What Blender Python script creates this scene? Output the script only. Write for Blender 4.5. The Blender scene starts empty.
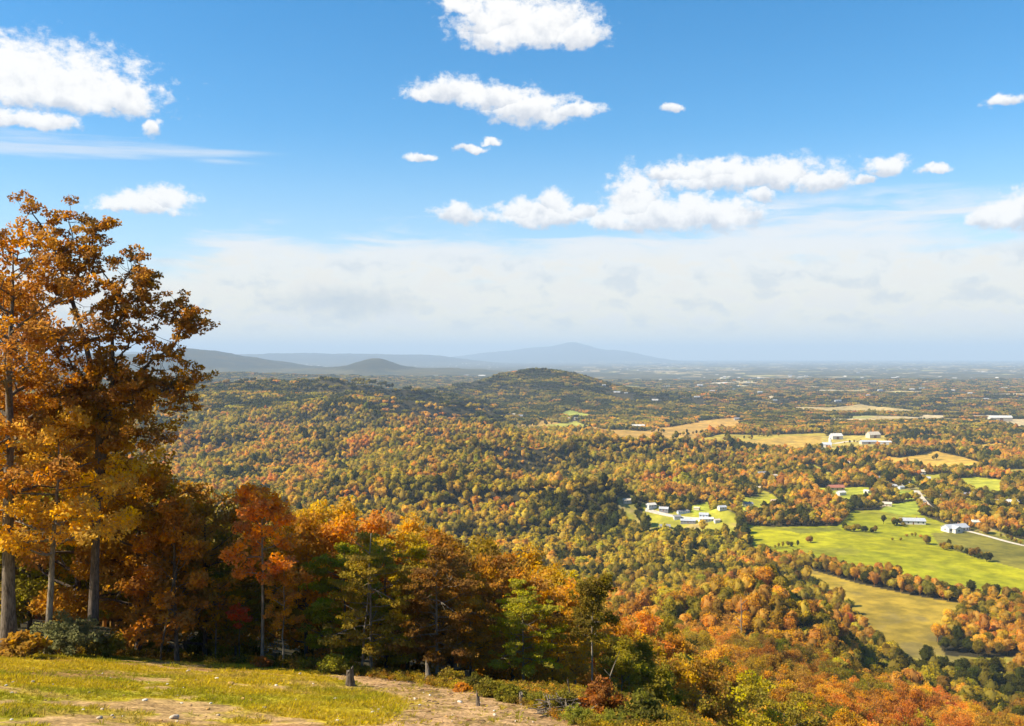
import bpy, math, random
import numpy as np
from mathutils import Vector, Matrix, Euler

# ------------------------------------------------------------------ camera, sky, sun, exposure
SC = bpy.context.scene
R = math.radians
F = 950.0                      # focal length in pixels of a 1024 wide frame
HZ = 357.0                     # row of the horizon
cam_d = bpy.data.cameras.new('camera'); cam = bpy.data.objects.new('camera', cam_d)
SC.collection.objects.link(cam); SC.camera = cam
cam_d.sensor_width = 36; cam_d.lens = F / 1024 * 36
cam_d.shift_y = -(363 - HZ) / 1024
cam.location = (0, 0, 0); cam.rotation_euler = (R(90), 0, 0)
cam_d.clip_start = 0.5; cam_d.clip_end = 200000

SUN_AZ, SUN_EL = -101.0, 42.0   # clockwise from +Y (view direction)
SC.view_settings.view_transform = 'Standard'; SC.view_settings.look = 'None'
SC.view_settings.exposure = 1.14; SC.view_settings.gamma = 1
SC.view_settings.use_curve_mapping = False
SC.cycles.max_bounces = 6; SC.cycles.diffuse_bounces = 2; SC.cycles.glossy_bounces = 1
SC.cycles.transmission_bounces = 3; SC.cycles.volume_bounces = 0; SC.cycles.transparent_max_bounces = 8
SC.cycles.use_denoising = True
sl = bpy.data.lights.new('sun', 'SUN'); sl.energy = 5.0; sl.angle = R(0.5); sl.color = (1.0, 0.865, 0.65)
so = bpy.data.objects.new('sun', sl); SC.collection.objects.link(so)
SD = Vector((math.sin(R(SUN_AZ)) * math.cos(R(SUN_EL)), math.cos(R(SUN_AZ)) * math.cos(R(SUN_EL)), math.sin(R(SUN_EL))))
so.rotation_euler = SD.to_track_quat('Z', 'Y').to_euler(); so.location = SD * 100

class NT:
    """small helper to wire nodes"""
    def __init__(s, tree): s.t = tree; s.n = tree.nodes; s.l = tree.links
    def new(s, typ, **kw):
        n = s.n.new(typ)
        for k, v in kw.items(): setattr(n, k, v)
        return n
    def put(s, sock, v):
        if v is None: return
        if isinstance(v, bpy.types.NodeSocket): s.l.new(v, sock)
        else: sock.default_value = v
    def math(s, op, a, b=None, c=None, clamp=False):
        n = s.new('ShaderNodeMath', operation=op, use_clamp=clamp)
        s.put(n.inputs[0], a); s.put(n.inputs[1], b); s.put(n.inputs[2], c)
        return n.outputs[0]
    def vmath(s, op, a, b=None, out=0):
        n = s.new('ShaderNodeVectorMath', operation=op)
        s.put(n.inputs[0], a)
        if b is not None: s.put(n.inputs[1], b)
        return n.outputs[out]
    def comb(s, x, y, z=0.0):
        n = s.new('ShaderNodeCombineXYZ'); s.put(n.inputs[0], x); s.put(n.inputs[1], y); s.put(n.inputs[2], z)
        return n.outputs[0]
    def noise(s, vec, scale, detail=4, rough=0.55, out=0):
        n = s.new('ShaderNodeTexNoise'); n.noise_dimensions = '3D'
        s.put(n.inputs['Vector'], vec); n.inputs['Scale'].default_value = scale
        n.inputs['Detail'].default_value = detail; n.inputs['Roughness'].default_value = rough
        return n.outputs[out]
    def rng(s, v, a, b, c=0.0, d=1.0, smooth=True):
        n = s.new('ShaderNodeMapRange'); n.interpolation_type = 'SMOOTHSTEP' if smooth else 'LINEAR'; n.clamp = True
        s.put(n.inputs[0], v)
        for i, x in enumerate((a, b, c, d)): s.put(n.inputs[1 + i], x)
        return n.outputs[0]
    def mix(s, f, a, b, blend='MIX'):
        n = s.new('ShaderNodeMix', data_type='RGBA', blend_type=blend)
        s.put(n.inputs[0], f)
        s.put(n.inputs[6], a if isinstance(a, bpy.types.NodeSocket) else tuple(a) + (1.0,))
        s.put(n.inputs[7], b if isinstance(b, bpy.types.NodeSocket) else tuple(b) + (1.0,))
        return n.outputs[2]

def s2l(r, g, b):
    return tuple((c / 255 / 12.92) if c / 255 <= .04045 else ((c / 255 + .055) / 1.055) ** 2.4 for c in (r, g, b))

# --- world: Nishita sky with layered clouds placed by direction (azimuth, elevation)
W = bpy.data.worlds.new("World"); SC.world = W; W.use_nodes = True
W.node_tree.nodes.clear(); w = NT(W.node_tree)
SKY_STRENGTH = 0.072
CLOUD_GAIN = 7.0               # cloud radiance in the sky texture's own units (before SKY_STRENGTH)
sky = w.new('ShaderNodeTexSky', sky_type='NISHITA'); sky.sun_disc = False
sky.sun_elevation = R(SUN_EL); sky.sun_rotation = R(SUN_AZ)
sky.altitude = 600; sky.air_density = 1.0; sky.dust_density = 0.4; sky.ozone_density = 2.0
tc = w.new('ShaderNodeTexCoord')
sep = w.new('ShaderNodeSeparateXYZ'); w.put(sep.inputs[0], tc.outputs['Generated'])
az = w.math('ARCTAN2', sep.outputs[0], sep.outputs[1])
el = w.math('ARCSINE', sep.outputs[2])
P0 = w.comb(az, el, 0.0)

def dirof(px, py):
    a = math.atan((px - 512) / F)
    return a, math.atan((HZ - py) / F * math.cos(a))

# group: running maximum over soft-edged flat-bottomed lobes
g = bpy.data.node_groups.new('cloud_lobe', 'ShaderNodeTree')
for nm, ty in (('P', 'NodeSocketVector'), ('C', 'NodeSocketVector'), ('S', 'NodeSocketVector'), ('D', 'NodeSocketFloat'), ('H', 'NodeSocketFloat')):
    g.interface.new_socket(nm, in_out='INPUT', socket_type=ty)
for nm in ('D', 'H'): g.interface.new_socket(nm, in_out='OUTPUT', socket_type='NodeSocketFloat')
gg = NT(g); gi = gg.new('NodeGroupInput'); go = gg.new('NodeGroupOutput')
q = gg.vmath('SUBTRACT', gi.outputs['P'], gi.outputs['C'])
qs = gg.new('ShaderNodeSeparateXYZ'); gg.put(qs.inputs[0], q)
ss = gg.new('ShaderNodeSeparateXYZ'); gg.put(ss.inputs[0], gi.outputs['S'])
qx = gg.math('DIVIDE', qs.outputs[0], ss.outputs[0])
yt = gg.math('DIVIDE', qs.outputs[1], ss.outputs[1])
yb = gg.math('DIVIDE', qs.outputs[1], ss.outputs[2])
pos = gg.math('GREATER_THAN', qs.outputs[1], 0.0)
qy = gg.math('ADD', gg.math('MULTIPLY', yt, pos), gg.math('MULTIPLY', yb, gg.math('SUBTRACT', 1.0, pos)))
ln = gg.math('SQRT', gg.math('ADD', gg.math('MULTIPLY', qx, qx), gg.math('MULTIPLY', qy, qy)))
d_ = gg.math('SUBTRACT', 1.0, ln)
win = gg.math('GREATER_THAN', d_, gi.outputs['D'])
gg.put(go.inputs['D'], gg.math('MAXIMUM', d_, gi.outputs['D']))
gg.put(go.inputs['H'], gg.math('ADD', gg.math('MULTIPLY', qy, win), gg.math('MULTIPLY', gi.outputs['H'], gg.math('SUBTRACT', 1.0, win))))

# lobes: px, py of centre, half width, height above, depth below (all in picture-sized degrees)
LOBES = [
 (45, 95, 125, 48, 15), (20, 82, 70, 42, 24), (80, 95, 62, 42, 16), (120, 100, 44, 22, 12), (-60, 90, 80, 44, 20),
 (40, 121, 40, 10, 8), (0, 118, 42, 9, 7), (150, 126, 12, 9, 9),
 (140, 206, 48, 14, 8), (165, 200, 36, 14, 10), (118, 208, 26, 8, 5),
 (520, 34, 66, 42, 15), (500, 20, 48, 30, 22), (575, 38, 36, 18, 11), (545, 30, 58, 32, 18), (460, 6, 26, 12, 7),
 (450, 92, 44, 15, 12), (488, 97, 54, 15, 14), (530, 110, 50, 17, 15), (575, 110, 28, 8, 6), (420, 96, 20, 9, 6),
 (470, 150, 17, 6, 4), (422, 159, 16, 5, 4), (489, 143, 12, 5, 3),
 (461, 215, 28, 12, 8), (545, 218, 58, 16, 9), (556, 206, 19, 17, 16), (520, 212, 26, 13, 11), (583, 212, 18, 10, 9),
 (665, 218, 76, 24, 14), (636, 205, 32, 36, 22), (640, 190, 17, 15, 12), (720, 214, 52, 18, 16), (685, 215, 52, 22, 17), (612, 221, 26, 12, 9),
 (745, 180, 108, 22, 11), (720, 174, 58, 16, 12), (772, 176, 58, 19, 14), (822, 182, 38, 13, 11), (675, 174, 40, 10, 8), (862, 180, 10, 6, 5),
 (887, 168, 22, 13, 10), (935, 170, 17, 6, 5), (673, 111, 11, 5, 4), (1002, 101, 20, 6, 5),
 (1012, 218, 38, 20, 14), (1034, 210, 34, 28, 22), (990, 220, 24, 12, 8), (762, 195, 20, 10, 8),
]
warp = w.noise(P0, 34.0, 5, 0.62, out=1)
wv = w.vmath('MULTIPLY', w.vmath('SUBTRACT', warp, (0.5, 0.5, 0.5)), (0.036, 0.022, 0.0))
P1 = w.vmath('ADD', P0, wv)
def lobes(Pin):
    D, H = -1.0, 0.0
    for (px, py, a, t, b) in LOBES:
        n = w.new('ShaderNodeGroup'); n.node_tree = g
        ca, ce = dirof(px, py)
        w.put(n.inputs['P'], Pin); n.inputs['C'].default_value = (ca, ce, 0)
        k = math.cos(ca) ** 2
        n.inputs['S'].default_value = (a / F * k * 1.04, t / F * 1.04, b / F * 1.04)
        w.put(n.inputs['D'], D); w.put(n.inputs['H'], H)
        D, H = n.outputs['D'], n.outputs['H']
    return D, H
D, H = lobes(P1)
fb = w.noise(w.vmath('MULTIPLY', P0, (1.0, 1.35, 1.0)), 62.0, 8, 0.66)
fb2 = w.noise(w.vmath('ADD', P0, (0.006, -0.009, 3.0)), 40.0, 6, 0.6)
dens = w.math('ADD', D, w.math('MULTIPLY', w.math('SUBTRACT', fb, 0.5), 1.75))
cum = w.rng(dens, -0.14, 0.46)
# shade of the heaps: bright tops, greyer undersides, with billow structure
sh = w.math('ADD', w.math('MULTIPLY', H, 0.42), w.math('MULTIPLY', w.math('SUBTRACT', fb2, 0.5), 1.5))
sh = w.rng(sh, -0.42, 0.16)
cumcol = w.mix(sh, s2l(206, 211, 221), s2l(253, 251, 248))

# high thin sheet above the horizon: streaky edge, gaps
stP = w.comb(w.math('MULTIPLY', az, 1.0), w.math('MULTIPLY', el, 7.0), 0.7)
st = w.noise(w.vmath('ADD', stP, w.vmath('MULTIPLY', w.noise(stP, 5.0, 3, 0.5, out=1), (0.10, 0.35, 0.0))), 5.2, 7, 0.60)
st2 = w.noise(w.vmath('ADD', stP, (4.0, 2.0, 1.0)), 2.2, 5, 0.5)
# elevation of the sheet's upper edge varies with azimuth
e_py = lambda py: math.atan((HZ - py) / F)
edge = w.rng(az, dirof(90, 0)[0], dirof(260, 0)[0], e_py(262), e_py(218))
edge = w.math('ADD', edge, w.rng(az, dirof(640, 0)[0], dirof(800, 0)[0], 0.0, e_py(205) - e_py(226)))
ed = w.math('DIVIDE', w.math('SUBTRACT', edge, el), 0.030)
lay = w.math('ADD', ed, w.math('MULTIPLY', w.math('SUBTRACT', st, 0.5), 6.5))
lay = w.math('ADD', lay, w.math('MULTIPLY', w.math('SUBTRACT', st2, 0.5), 2.4))
layA = w.rng(lay, -0.2, 1.5, 0.0, 0.90)
# fully veiled low down
low = w.rng(el, e_py(205), e_py(300), 0.0, 1.0)
low2 = w.rng(el, e_py(262), e_py(292), 0.0, 0.93)
layA = w.math('MAXIMUM', layA, low2)
above = w.rng(el, e_py(188), e_py(214), 0.0, 1.0)
layA = w.math('MULTIPLY', layA, above)
laycol = w.mix(w.rng(el, e_py(225), e_py(345)), s2l(238, 239, 240), s2l(255, 243, 214))
# soft heaps inside the sheet: warm tops, grey-blue bellies
pf = w.noise(w.vmath('MULTIPLY', w.vmath('ADD', P0, wv), (1.0, 2.1, 1.0)), 21.0, 7, 0.58)
band = w.math('MULTIPLY', w.rng(el, e_py(345), e_py(318)), w.rng(el, e_py(248), e_py(268)))
warm = w.math('MULTIPLY', w.rng(pf, 0.50, 0.57, 0.0, 1.0), band)
laycol = w.mix(warm, laycol, s2l(246, 238, 224))
cool = w.math('MULTIPLY', w.rng(pf, 0.50, 0.34, 0.0, 0.55), band)
laycol = w.mix(cool, laycol, s2l(196, 203, 212))
# the one grey shelf left of the middle
ga, ge = dirof(345, 303)
gq = w.vmath('DIVIDE', w.vmath('SUBTRACT', P1, (ga, ge, 0)), (0.105, 0.024, 1.0))
gd = w.math('SUBTRACT', 1.0, w.vmath('LENGTH', gq, out=1))
gd = w.rng(w.math('ADD', gd, w.math('MULTIPLY', w.math('SUBTRACT', fb, 0.5), 1.0)), 0.0, 0.9, 0.0, 0.55)
laycol = w.mix(gd, laycol, s2l(168, 180, 194))
# long thin streaks, upper left
def streak(px0, py0, px1, py1, half, amt):
    a0, e0 = dirof(px0, py0); a1, e1 = dirof(px1, py1)
    k = (e1 - e0) / (a1 - a0)
    line = w.math('ADD', e0, w.math('MULTIPLY', w.math('SUBTRACT', az, a0), k))
    t = w.rng(az, a0, a1, 1.0, 0.0, smooth=False)
    wd = w.math('ADD', w.math('MULTIPLY', t, half / F), 0.0016)
    dd = w.math('SUBTRACT', 1.0, w.math('ABSOLUTE', w.math('DIVIDE', w.math('SUBTRACT', el, line), wd)))
    fil = w.noise(w.comb(w.math('MULTIPLY', az, 1.0), w.math('MULTIPLY', w.math('SUBTRACT', el, line), 14.0), 2.0), 9.0, 6, 0.6)
    dd = w.math('ADD', dd, w.math('MULTIPLY', w.math('SUBTRACT', fil, 0.5), 2.2))
    end = w.math('MULTIPLY', w.rng(az, a1, a1 - 0.09, 0.0, 1.0), w.rng(az, a0 - 0.03, a0 + 0.01, 0.0, 1.0))
    return w.math('MULTIPLY', w.rng(dd, 0.0, 1.1, 0.0, amt), end)
s1 = streak(-40, 142, 300, 154, 17, 0.62); s2 = streak(215, 161, 275, 165, 2, 0.7); s3 = streak(130, 196, 215, 201, 4, 0.25)
skA = w.math('MAXIMUM', w.math('MAXIMUM', s1, s2), s3)

# sky blue, a little deeper than the raw model
hs = w.new('ShaderNodeHueSaturation'); hs.inputs['Hue'].default_value = 0.494
hs.inputs['Saturation'].default_value = 1.42; hs.inputs['Value'].default_value = 1.18
w.put(hs.inputs['Color'], sky.outputs[0])
def cloudrad(c):
    n = w.new('ShaderNodeVectorMath', operation='SCALE'); w.put(n.inputs[0], c); n.inputs['Scale'].default_value = CLOUD_GAIN
    return n.outputs[0]
SKY_OUT = hs.outputs[0]
c0 = w.mix(w.rng(el, e_py(120), e_py(330), 0.0, 0.42), SKY_OUT, cloudrad(w.mix(0.0, s2l(215, 225, 235), s2l(215, 225, 235))))
c1 = w.mix(skA, c0, cloudrad(w.mix(0.0, s2l(226, 232, 240), s2l(226, 232, 240))))
c2 = w.mix(layA, c1, cloudrad(laycol))
c3 = w.mix(w.math('MULTIPLY', cum, 0.97), c2, cloudrad(cumcol))
bg = w.new('ShaderNodeBackground'); w.put(bg.inputs[0], c3); bg.inputs[1].default_value = SKY_STRENGTH
wo = w.new('ShaderNodeOutputWorld'); w.put(wo.inputs[0], bg.outputs[0])

# ------------------------------------------------------------------ small tools
rng = np.random.default_rng(11)
random.seed(7)
COL = SC.collection

def hsh(ix, iy, seed):
    h = (ix.astype(np.int64) * 374761393 + iy.astype(np.int64) * 668265263 + seed * 1442695041) & 0xffffffff
    h = ((h ^ (h >> 13)) * 1274126177) & 0xffffffff
    h = (h ^ (h >> 16)) & 0xffffffff
    return h / 4294967295.0
def vnoise(x, y, seed=0):
    x = np.asarray(x, float); y = np.asarray(y, float)
    ix = np.floor(x); iy = np.floor(y); fx = x - ix; fy = y - iy
    fx = fx * fx * fx * (fx * (fx * 6 - 15) + 10); fy = fy * fy * fy * (fy * (fy * 6 - 15) + 10)
    a = hsh(ix, iy, seed); b = hsh(ix + 1, iy, seed); c = hsh(ix, iy + 1, seed); d = hsh(ix + 1, iy + 1, seed)
    return (a + (b - a) * fx) * (1 - fy) + (c + (d - c) * fx) * fy
def fbm(x, y, scale, octv=4, seed=0, gain=0.5):
    s = 0; a = 1; t = 0
    for i in range(octv):
        s = s + a * (vnoise(x / scale * 2 ** i + 17.3 * i, y / scale * 2 ** i - 9.1 * i, seed + i) - 0.5); t += a; a *= gain
    return s / t * 2        # about -1..1
def sstep(x, a, b):
    t = np.clip((x - a) / (b - a), 0, 1); return t * t * (3 - 2 * t)

# ------------------------------------------------------------------ the lie of the land
PXC = np.array([-300, 0, 200, 400, 560, 660, 760, 820, 880, 1024, 1300], float)
YR = np.array([60, 80, 100, 150, 200, 300, 400, 480, 550, 650], float)
ZT = np.array([
 [-15.9, -17.3, -18.3, -19.6, -21.6, -25.5, -30.0, -32.0, -33.5, -36.5, -41],
 [-20.0, -22.0, -23.2, -25.5, -30.0, -35.5, -41.0, -44.0, -46.0, -50, -55],
 [-25, -27, -29, -32, -37.5, -43.5, -49.5, -53.0, -55.5, -60, -66],
 [-38, -41, -43, -48, -53, -56, -65, -71, -74.5, -79.5, -86],
 [-52, -56, -58, -65, -70, -71.5, -80, -85, -88, -93, -100],
 [-82, -86, -89, -97, -102, -101, -107, -113, -118, -129, -138],
 [-110, -115, -119, -126, -128, -124, -126, -134, -146, -164, -172],
 [-130, -135, -140, -147, -142, -128, -120, -136, -164, -189, -195],
 [-145, -150, -155, -163, -163, -158, -154, -180, -194, -199, -202],
 [-165, -172, -178, -188, -194, -196, -198, -200, -201, -202, -203]], float)
def table(px, Y):
    px = np.clip(px, PXC[0], PXC[-1]); lY = np.log(np.clip(Y, 60, 650))
    LR = np.log(YR)
    i = np.clip(np.searchsorted(PXC, px, side='right') - 1, 0, len(PXC) - 2)
    j = np.clip(np.searchsorted(LR, lY, side='right') - 1, 0, len(LR) - 2)
    fx = (px - PXC[i]) / (PXC[i + 1] - PXC[i]); fx = fx * fx * (3 - 2 * fx)
    fy = (lY - LR[j]) / (LR[j + 1] - LR[j])
    return (ZT[j, i] * (1 - fx) + ZT[j, i + 1] * fx) * (1 - fy) + (ZT[j + 1, i] * (1 - fx) + ZT[j + 1, i + 1] * fx) * fy

def X_(px, Y): return (px - 512) / F * Y
# far and middle hills: px, Y, height, half-widths in metres across and along the view
HILLS = [  # px and py of the top, distance, half-widths in metres across and along the view
 (547, 370, 4300, 215, 400), (535, 382, 4300, 340, 450), (480, 387, 4350, 260, 380), (618, 388, 4250, 190, 300),
 (180, 392, 2850, 210, 330), (258, 388, 2900, 230, 330), (345, 392, 2850, 195, 310), (412, 403, 2800, 150, 280), (60, 398, 2900, 430, 430), (-150, 396, 3000, 500, 500),
 (225, 373, 6600, 420, 500), (330, 374, 6600, 480, 450), (400, 379, 6700, 420, 400), (60, 372, 5200, 700, 500),
 (430, 372, 8800, 700, 600),
 (192, 352, 11500, 480, 1300), (240, 358, 11600, 520, 1200), (130, 356, 11600, 900, 1400), (280, 366, 11300, 700, 1000), (40, 354, 11800, 1400, 1400),
 (375, 359, 10200, 250, 700), (374, 366, 10300, 800, 900), (470, 370, 10400, 800, 700),
 (574, 344, 30000, 700, 2500), (545, 347.5, 30200, 1100, 2500), (500, 352.5, 30000, 1300, 2500), (612, 350.5, 30000, 900, 2500),
 (230, 355, 18500, 900, 2000), (300, 353, 19200, 1100, 2000), (365, 354, 19000, 800, 2000), (420, 355, 19000, 800, 2000), (140, 352, 19000, 1500, 2000),
 (575, 507, 1190, 110, 110), (640, 508, 1180, 90, 100), (690, 466, 1620, 150, 90), (650, 457, 1800, 200, 120), (420, 495, 1300, 200, 150),
 (300, 475, 1500, 260, 160), (520, 462, 1700, 260, 120), (790, 458, 1800, 200, 120), (560, 440, 2150, 300, 140), (760, 480, 1500, 120, 50), (470, 478, 1500, 160, 80), (350, 452, 1900, 300, 130),
]
def folds(X, Y):
    """long wooded ridges and hollows, 0 in the hollows to 1 on the crests"""
    n = fbm(X * .62 + Y * .18, Y * 1.1, 340, 3, 33)
    return np.clip(1 - np.abs(n) * 2.6, 0, 1) ** 1.5
def height(X, Y):
    X = np.asarray(X, float); Y = np.asarray(Y, float)
    Ys = np.maximum(Y, 1.0)
    px = 512 + F * X / Ys
    plane = -2.92 - 0.0712 * X - 0.282 * Y
    n1 = fbm(X, Y, 9.0, 3, 5) * 0.16 + fbm(X, Y, 1.3, 3, 9) * 0.045
    rise = np.where(Y < 0, 18 * np.tanh((plane + 2.92) / 18) - 2.92, plane)
    near = rise + n1 * sstep(np.hypot(X, Y), 2, 10)
    tb = table(px, Y) + fbm(X, Y, 60, 3, 21) * 2.2 * sstep(Y, 60, 110)
    edge = sstep(px, 600, 760)       # the ground falls off earlier to the right
    w1 = sstep(Y, 46 - 22 * edge, 62)
    z = near * (1 - w1) + tb * w1
    # valley
    wv_ = sstep(Y, 560, 720)
    flat = sstep(px, 715, 770) * (1 - sstep(Y, 2400, 3000))
    roll = fbm(X, Y, 420, 3, 31) * 10 * sstep(Y, 700, 1300)
    fold = folds(X, Y)
    keepflat = np.maximum(np.exp(-(((px - 690) / 55) ** 2 + ((Y - 1230) / 160) ** 2)), sstep(px, 470, 540) * sstep(Y, 1900, 2250) * (1 - sstep(Y, 3300, 4200)))
    roll = roll + (fold * 50 - 10) * sstep(Y, 760, 1050) * (1 - keepflat) * (1 - .8 * flat) * (1 - .75 * sstep(Y, 3000, 5000))
    roll = roll * (1 - 0.85 * flat) + flat * fbm(X, Y, 260, 2, 77) * 3.0
    val = -200 + roll
    far = sstep(Y, 3200, 7000)
    val = val + far * (fbm(X * 0.45, Y, 1500, 4, 41) * 12 - 6)
    hz = np.zeros_like(X); 
    for (hp, hpy, hy, sx, sy) in HILLS:
        if hy > 12650: hy, sx, sy = hy * 1.42, sx * 1.42, sy * 1.42
        hh = max(2.0, 200 - (hpy - HZ) / F * hy) - (10 if hy < 8500 else 0)
        dx = (X - X_(hp, hy)) / sx; dy = (Y - hy) / sy
        hz = hz + (np.maximum(hh, 1.0) * np.exp(-0.5 * (dx * dx + dy * dy))) ** 3
    hz = hz ** (1 / 3.0)
    hz = hz * (1 + 0.10 * fbm(X, Y, 650, 4, 51)) + np.minimum(hz, 60) / 60 * fbm(X, Y, 330, 3, 61) * 9
    val = val + hz
    z = z * (1 - wv_) + val * wv_
    # outside the view: plain continuation of the mountainside
    r = np.hypot(X, Y) + 1e-6
    side = sstep(Y / r, 0.58, 0.70)
    out = np.maximum(rise, -200 + fbm(X, Y, 900, 3, 71) * 20)
    return z * side + out * (1 - side)
def hgt(x, y): return float(height(np.array([x]), np.array([y]))[0])
def hit(px, py, y0=15.0, y1=60000.0):
    """where the view ray through a picture point first meets the ground"""
    Y = np.exp(np.linspace(math.log(y0), math.log(y1), 5000))
    X = (px - 512) / F * Y; zr = (HZ - py) / F * Y
    b = height(X, Y) > zr
    i = int(np.argmax(b)) if b.any() else len(Y) - 1
    return float(X[i]), float(Y[i])
def gpt(px, py, y0=15.0):
    x, y = hit(px, py, y0); return (x, y, hgt(x, y))

# ------------------------------------------------------------------ fields (outlines on the ground)
FIELDS = [  # picture outline (first ground hit), colour, first distance considered
 ('bright', 600, [(742,523),(781,527),(838,526),(852,511),(905,509),(932,519),(960,529),(1030,541),(1060,545),(1060,606),(1024,601),(965,595),(900,580),(858,571),(800,562),(745,556),(752,545)], (0.235,0.24,0.006)),
 ('lime', 600, [(742,530),(800,531),(880,537),(930,545),(1000,562),(1040,572),(1040,585),(930,560),(850,548),(780,548),(752,545)], (0.29,0.28,0.006)),
 ('olive', 600, [(931,533),(975,531),(1060,548),(1060,576),(1020,569),(985,560),(940,546)], (0.16,0.145,0.022)),
 ('dull', 600, [(781,529),(838,527),(842,530),(800,534)], (.16,.165,.02)),
 ('tan', 600, [(790,568),(815,571),(860,584),(910,595),(962,604),(950,622),(936,640),(946,656),(915,660),(893,656),(872,640),(845,608)], (0.30,0.215,0.028)),
 ('strip', 600, [(893,656),(940,655),(990,658),(1060,656),(1060,700),(1000,690),(950,682),(905,670)], (0.28,0.235,0.02)),
 ('orange', 1500, [(596,429),(645,431),(700,421),(744,417),(742,427),(705,435),(672,439),(640,441),(612,435)], (0.42,0.25,0.055)),
 ('orange2', 1500, [(508,430),(540,420),(566,424),(598,427),(612,434),(580,431),(545,430)], (0.42,0.26,0.06)),
 ('green2', 1500, [(556,413),(572,410),(594,415),(590,418),(566,418)], (0.30,0.32,0.05)),
 ('green3', 1500, [(544,425),(576,421),(590,426),(560,428)], (0.32,0.31,0.05)),
 ('yellow', 1500, [(672,438),(720,434),(762,435),(825,433),(830,446),(795,453),(755,450),(722,444),(690,443)], (0.36,0.28,0.04)),
 ('golden', 1500, [(742,441),(790,436),(826,436),(820,448),(790,451),(755,448)], (0.42,0.27,0.05)),
 ('farm', 1500, [(822,436),(885,435),(890,447),(858,452),(822,454)], (0.42,0.33,0.07)),
 ('meadow', 1200, [(874,455),(900,458),(935,451),(962,457),(990,466),(975,471),(928,471),(890,467)], (0.48,0.30,0.05)),
 ('pad', 1200, [(952,479),(975,477),(1003,480),(1004,495),(970,494)], (0.32,0.32,0.03)),
 ('lawn', 1100, [(816,488),(868,487),(876,500),(840,504),(818,500)], (0.32,0.33,0.03)),
 ('lawn2', 1100, [(886,505),(915,500),(922,514),(905,516),(880,511)], (0.27,0.31,0.03)),
 ('lawn3', 1100, [(890,490),(918,492),(922,499),(900,500)], (0.27,0.31,0.03)),
 ('lawn4', 1050, [(684,507),(708,501),(716,514),(694,519)], (0.31,0.34,0.03)),
 ('lawn5', 1050, [(733,510),(760,501),(778,506),(762,512)], (0.33,0.33,0.03)),
 ('lawn6', 1050, [(640,514),(700,514),(742,518),(738,524),(690,524),(650,520)], (0.31,0.30,0.03)),
 ('lane1', 1200, [(798,466),(812,464),(842,478),(832,482)], (0.36, 0.32, 0.03)),
 ('lane2', 1200, [(902,477),(950,473),(958,481),(915,486)], (0.30, 0.28, 0.03)),
 ('lane3', 1200, [(1002,470),(1050,468),(1050,476),(1006,477)], (0.34, 0.27, 0.04)),
 ('lane4', 1200, [(735,498),(772,494),(780,501),(742,507)], (0.30, 0.29, 0.02)),
 ('lane5', 1500, [(905,437),(935,434),(940,438),(910,441)], (0.36, 0.28, 0.05)),
 ('lane6', 1500, [(968,446),(1000,443),(1010,448),(975,451)], (0.38, 0.27, 0.05)),
 ('pale', 1500, [(985,418),(1060,420),(1060,430),(1010,428)], (0.42,0.33,0.18)),
]
def poly_world(pts, y0): return np.array([hit(px, py, y0) for px, py in pts])
FW = [(n, poly_world(p, y0), c) for n, y0, p, c in FIELDS]
def inside(poly, X, Y):
    r = np.zeros(X.shape, bool)
    x0, y0 = poly[:, 0].min(), poly[:, 1].min(); x1, y1 = poly[:, 0].max(), poly[:, 1].max()
    m = (X >= x0) & (X <= x1) & (Y >= y0) & (Y <= y1)
    xs, ys = X[m], Y[m]; c = np.zeros(xs.shape, bool)
    n = len(poly)
    for i in range(n):
        ax, ay = poly[i]; bx, by = poly[(i + 1) % n]
        t = ((ay > ys) != (by > ys)) & (xs < (bx - ax) * (ys - ay) / (by - ay + 1e-12) + ax)
        c ^= t
    r[m] = c
    return r
# edge of the mown clearing, as points on the ground
CLEAR = np.array([(-70, -40), (-60, 20), (-26, 45.5), (-17.4, 51.5), (-11, 47.5), (-3.7, 43), (-0.5, 38.5), (1.6, 32), (3.5, 26), (8, 18), (14, 2), (18, -40)], float)

# ------------------------------------------------------------------ mesh helpers
def mesh_from(name, V, Fc, mats=(), attrs=None, smooth=False):
    """V (n,3); Fc (m,k) uniform polygons"""
    me = bpy.data.meshes.new(name)
    V = np.ascontiguousarray(V, np.float32); Fc = np.ascontiguousarray(Fc, np.int32)
    m, k = Fc.shape
    me.vertices.add(len(V)); me.vertices.foreach_set('co', V.ravel())
    me.loops.add(m * k); me.loops.foreach_set('vertex_index', Fc.ravel())
    me.polygons.add(m); me.polygons.foreach_set('loop_start', np.arange(0, m * k, k, dtype=np.int32))
    me.polygons.foreach_set('loop_total', np.full(m, k, np.int32))
    if smooth: me.polygons.foreach_set('use_smooth', np.ones(m, bool))
    for mt in mats: me.materials.append(mt)
    if attrs:
        for an, (ty, dom, data) in attrs.items():
            at = me.attributes.new(an, ty, dom)
            at.data.foreach_set('color' if 'COLOR' in ty else ('vector' if ty == 'FLOAT_VECTOR' else 'value'), np.ascontiguousarray(data).ravel())
    me.update(calc_edges=True)
    return me
def link(name, me, parent=None, loc=None):
    o = bpy.data.objects.new(name, me); COL.objects.link(o)
    if parent is not None: o.parent = parent
    if loc is not None: o.location = loc
    return o
def tag(o, label=None, cat=None, group=None, kind=None):
    if label: o['label'] = label
    if cat: o['category'] = cat
    if group: o['group'] = group
    if kind: o['kind'] = kind
    return o
def empty(name, loc, rz=0, sc=1.0):
    o = bpy.data.objects.new(name, None); COL.objects.link(o)
    o.location = loc; o.rotation_euler = (0, 0, rz); o.scale = (sc, sc, sc); o.empty_display_size = 0.5
    return o

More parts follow.
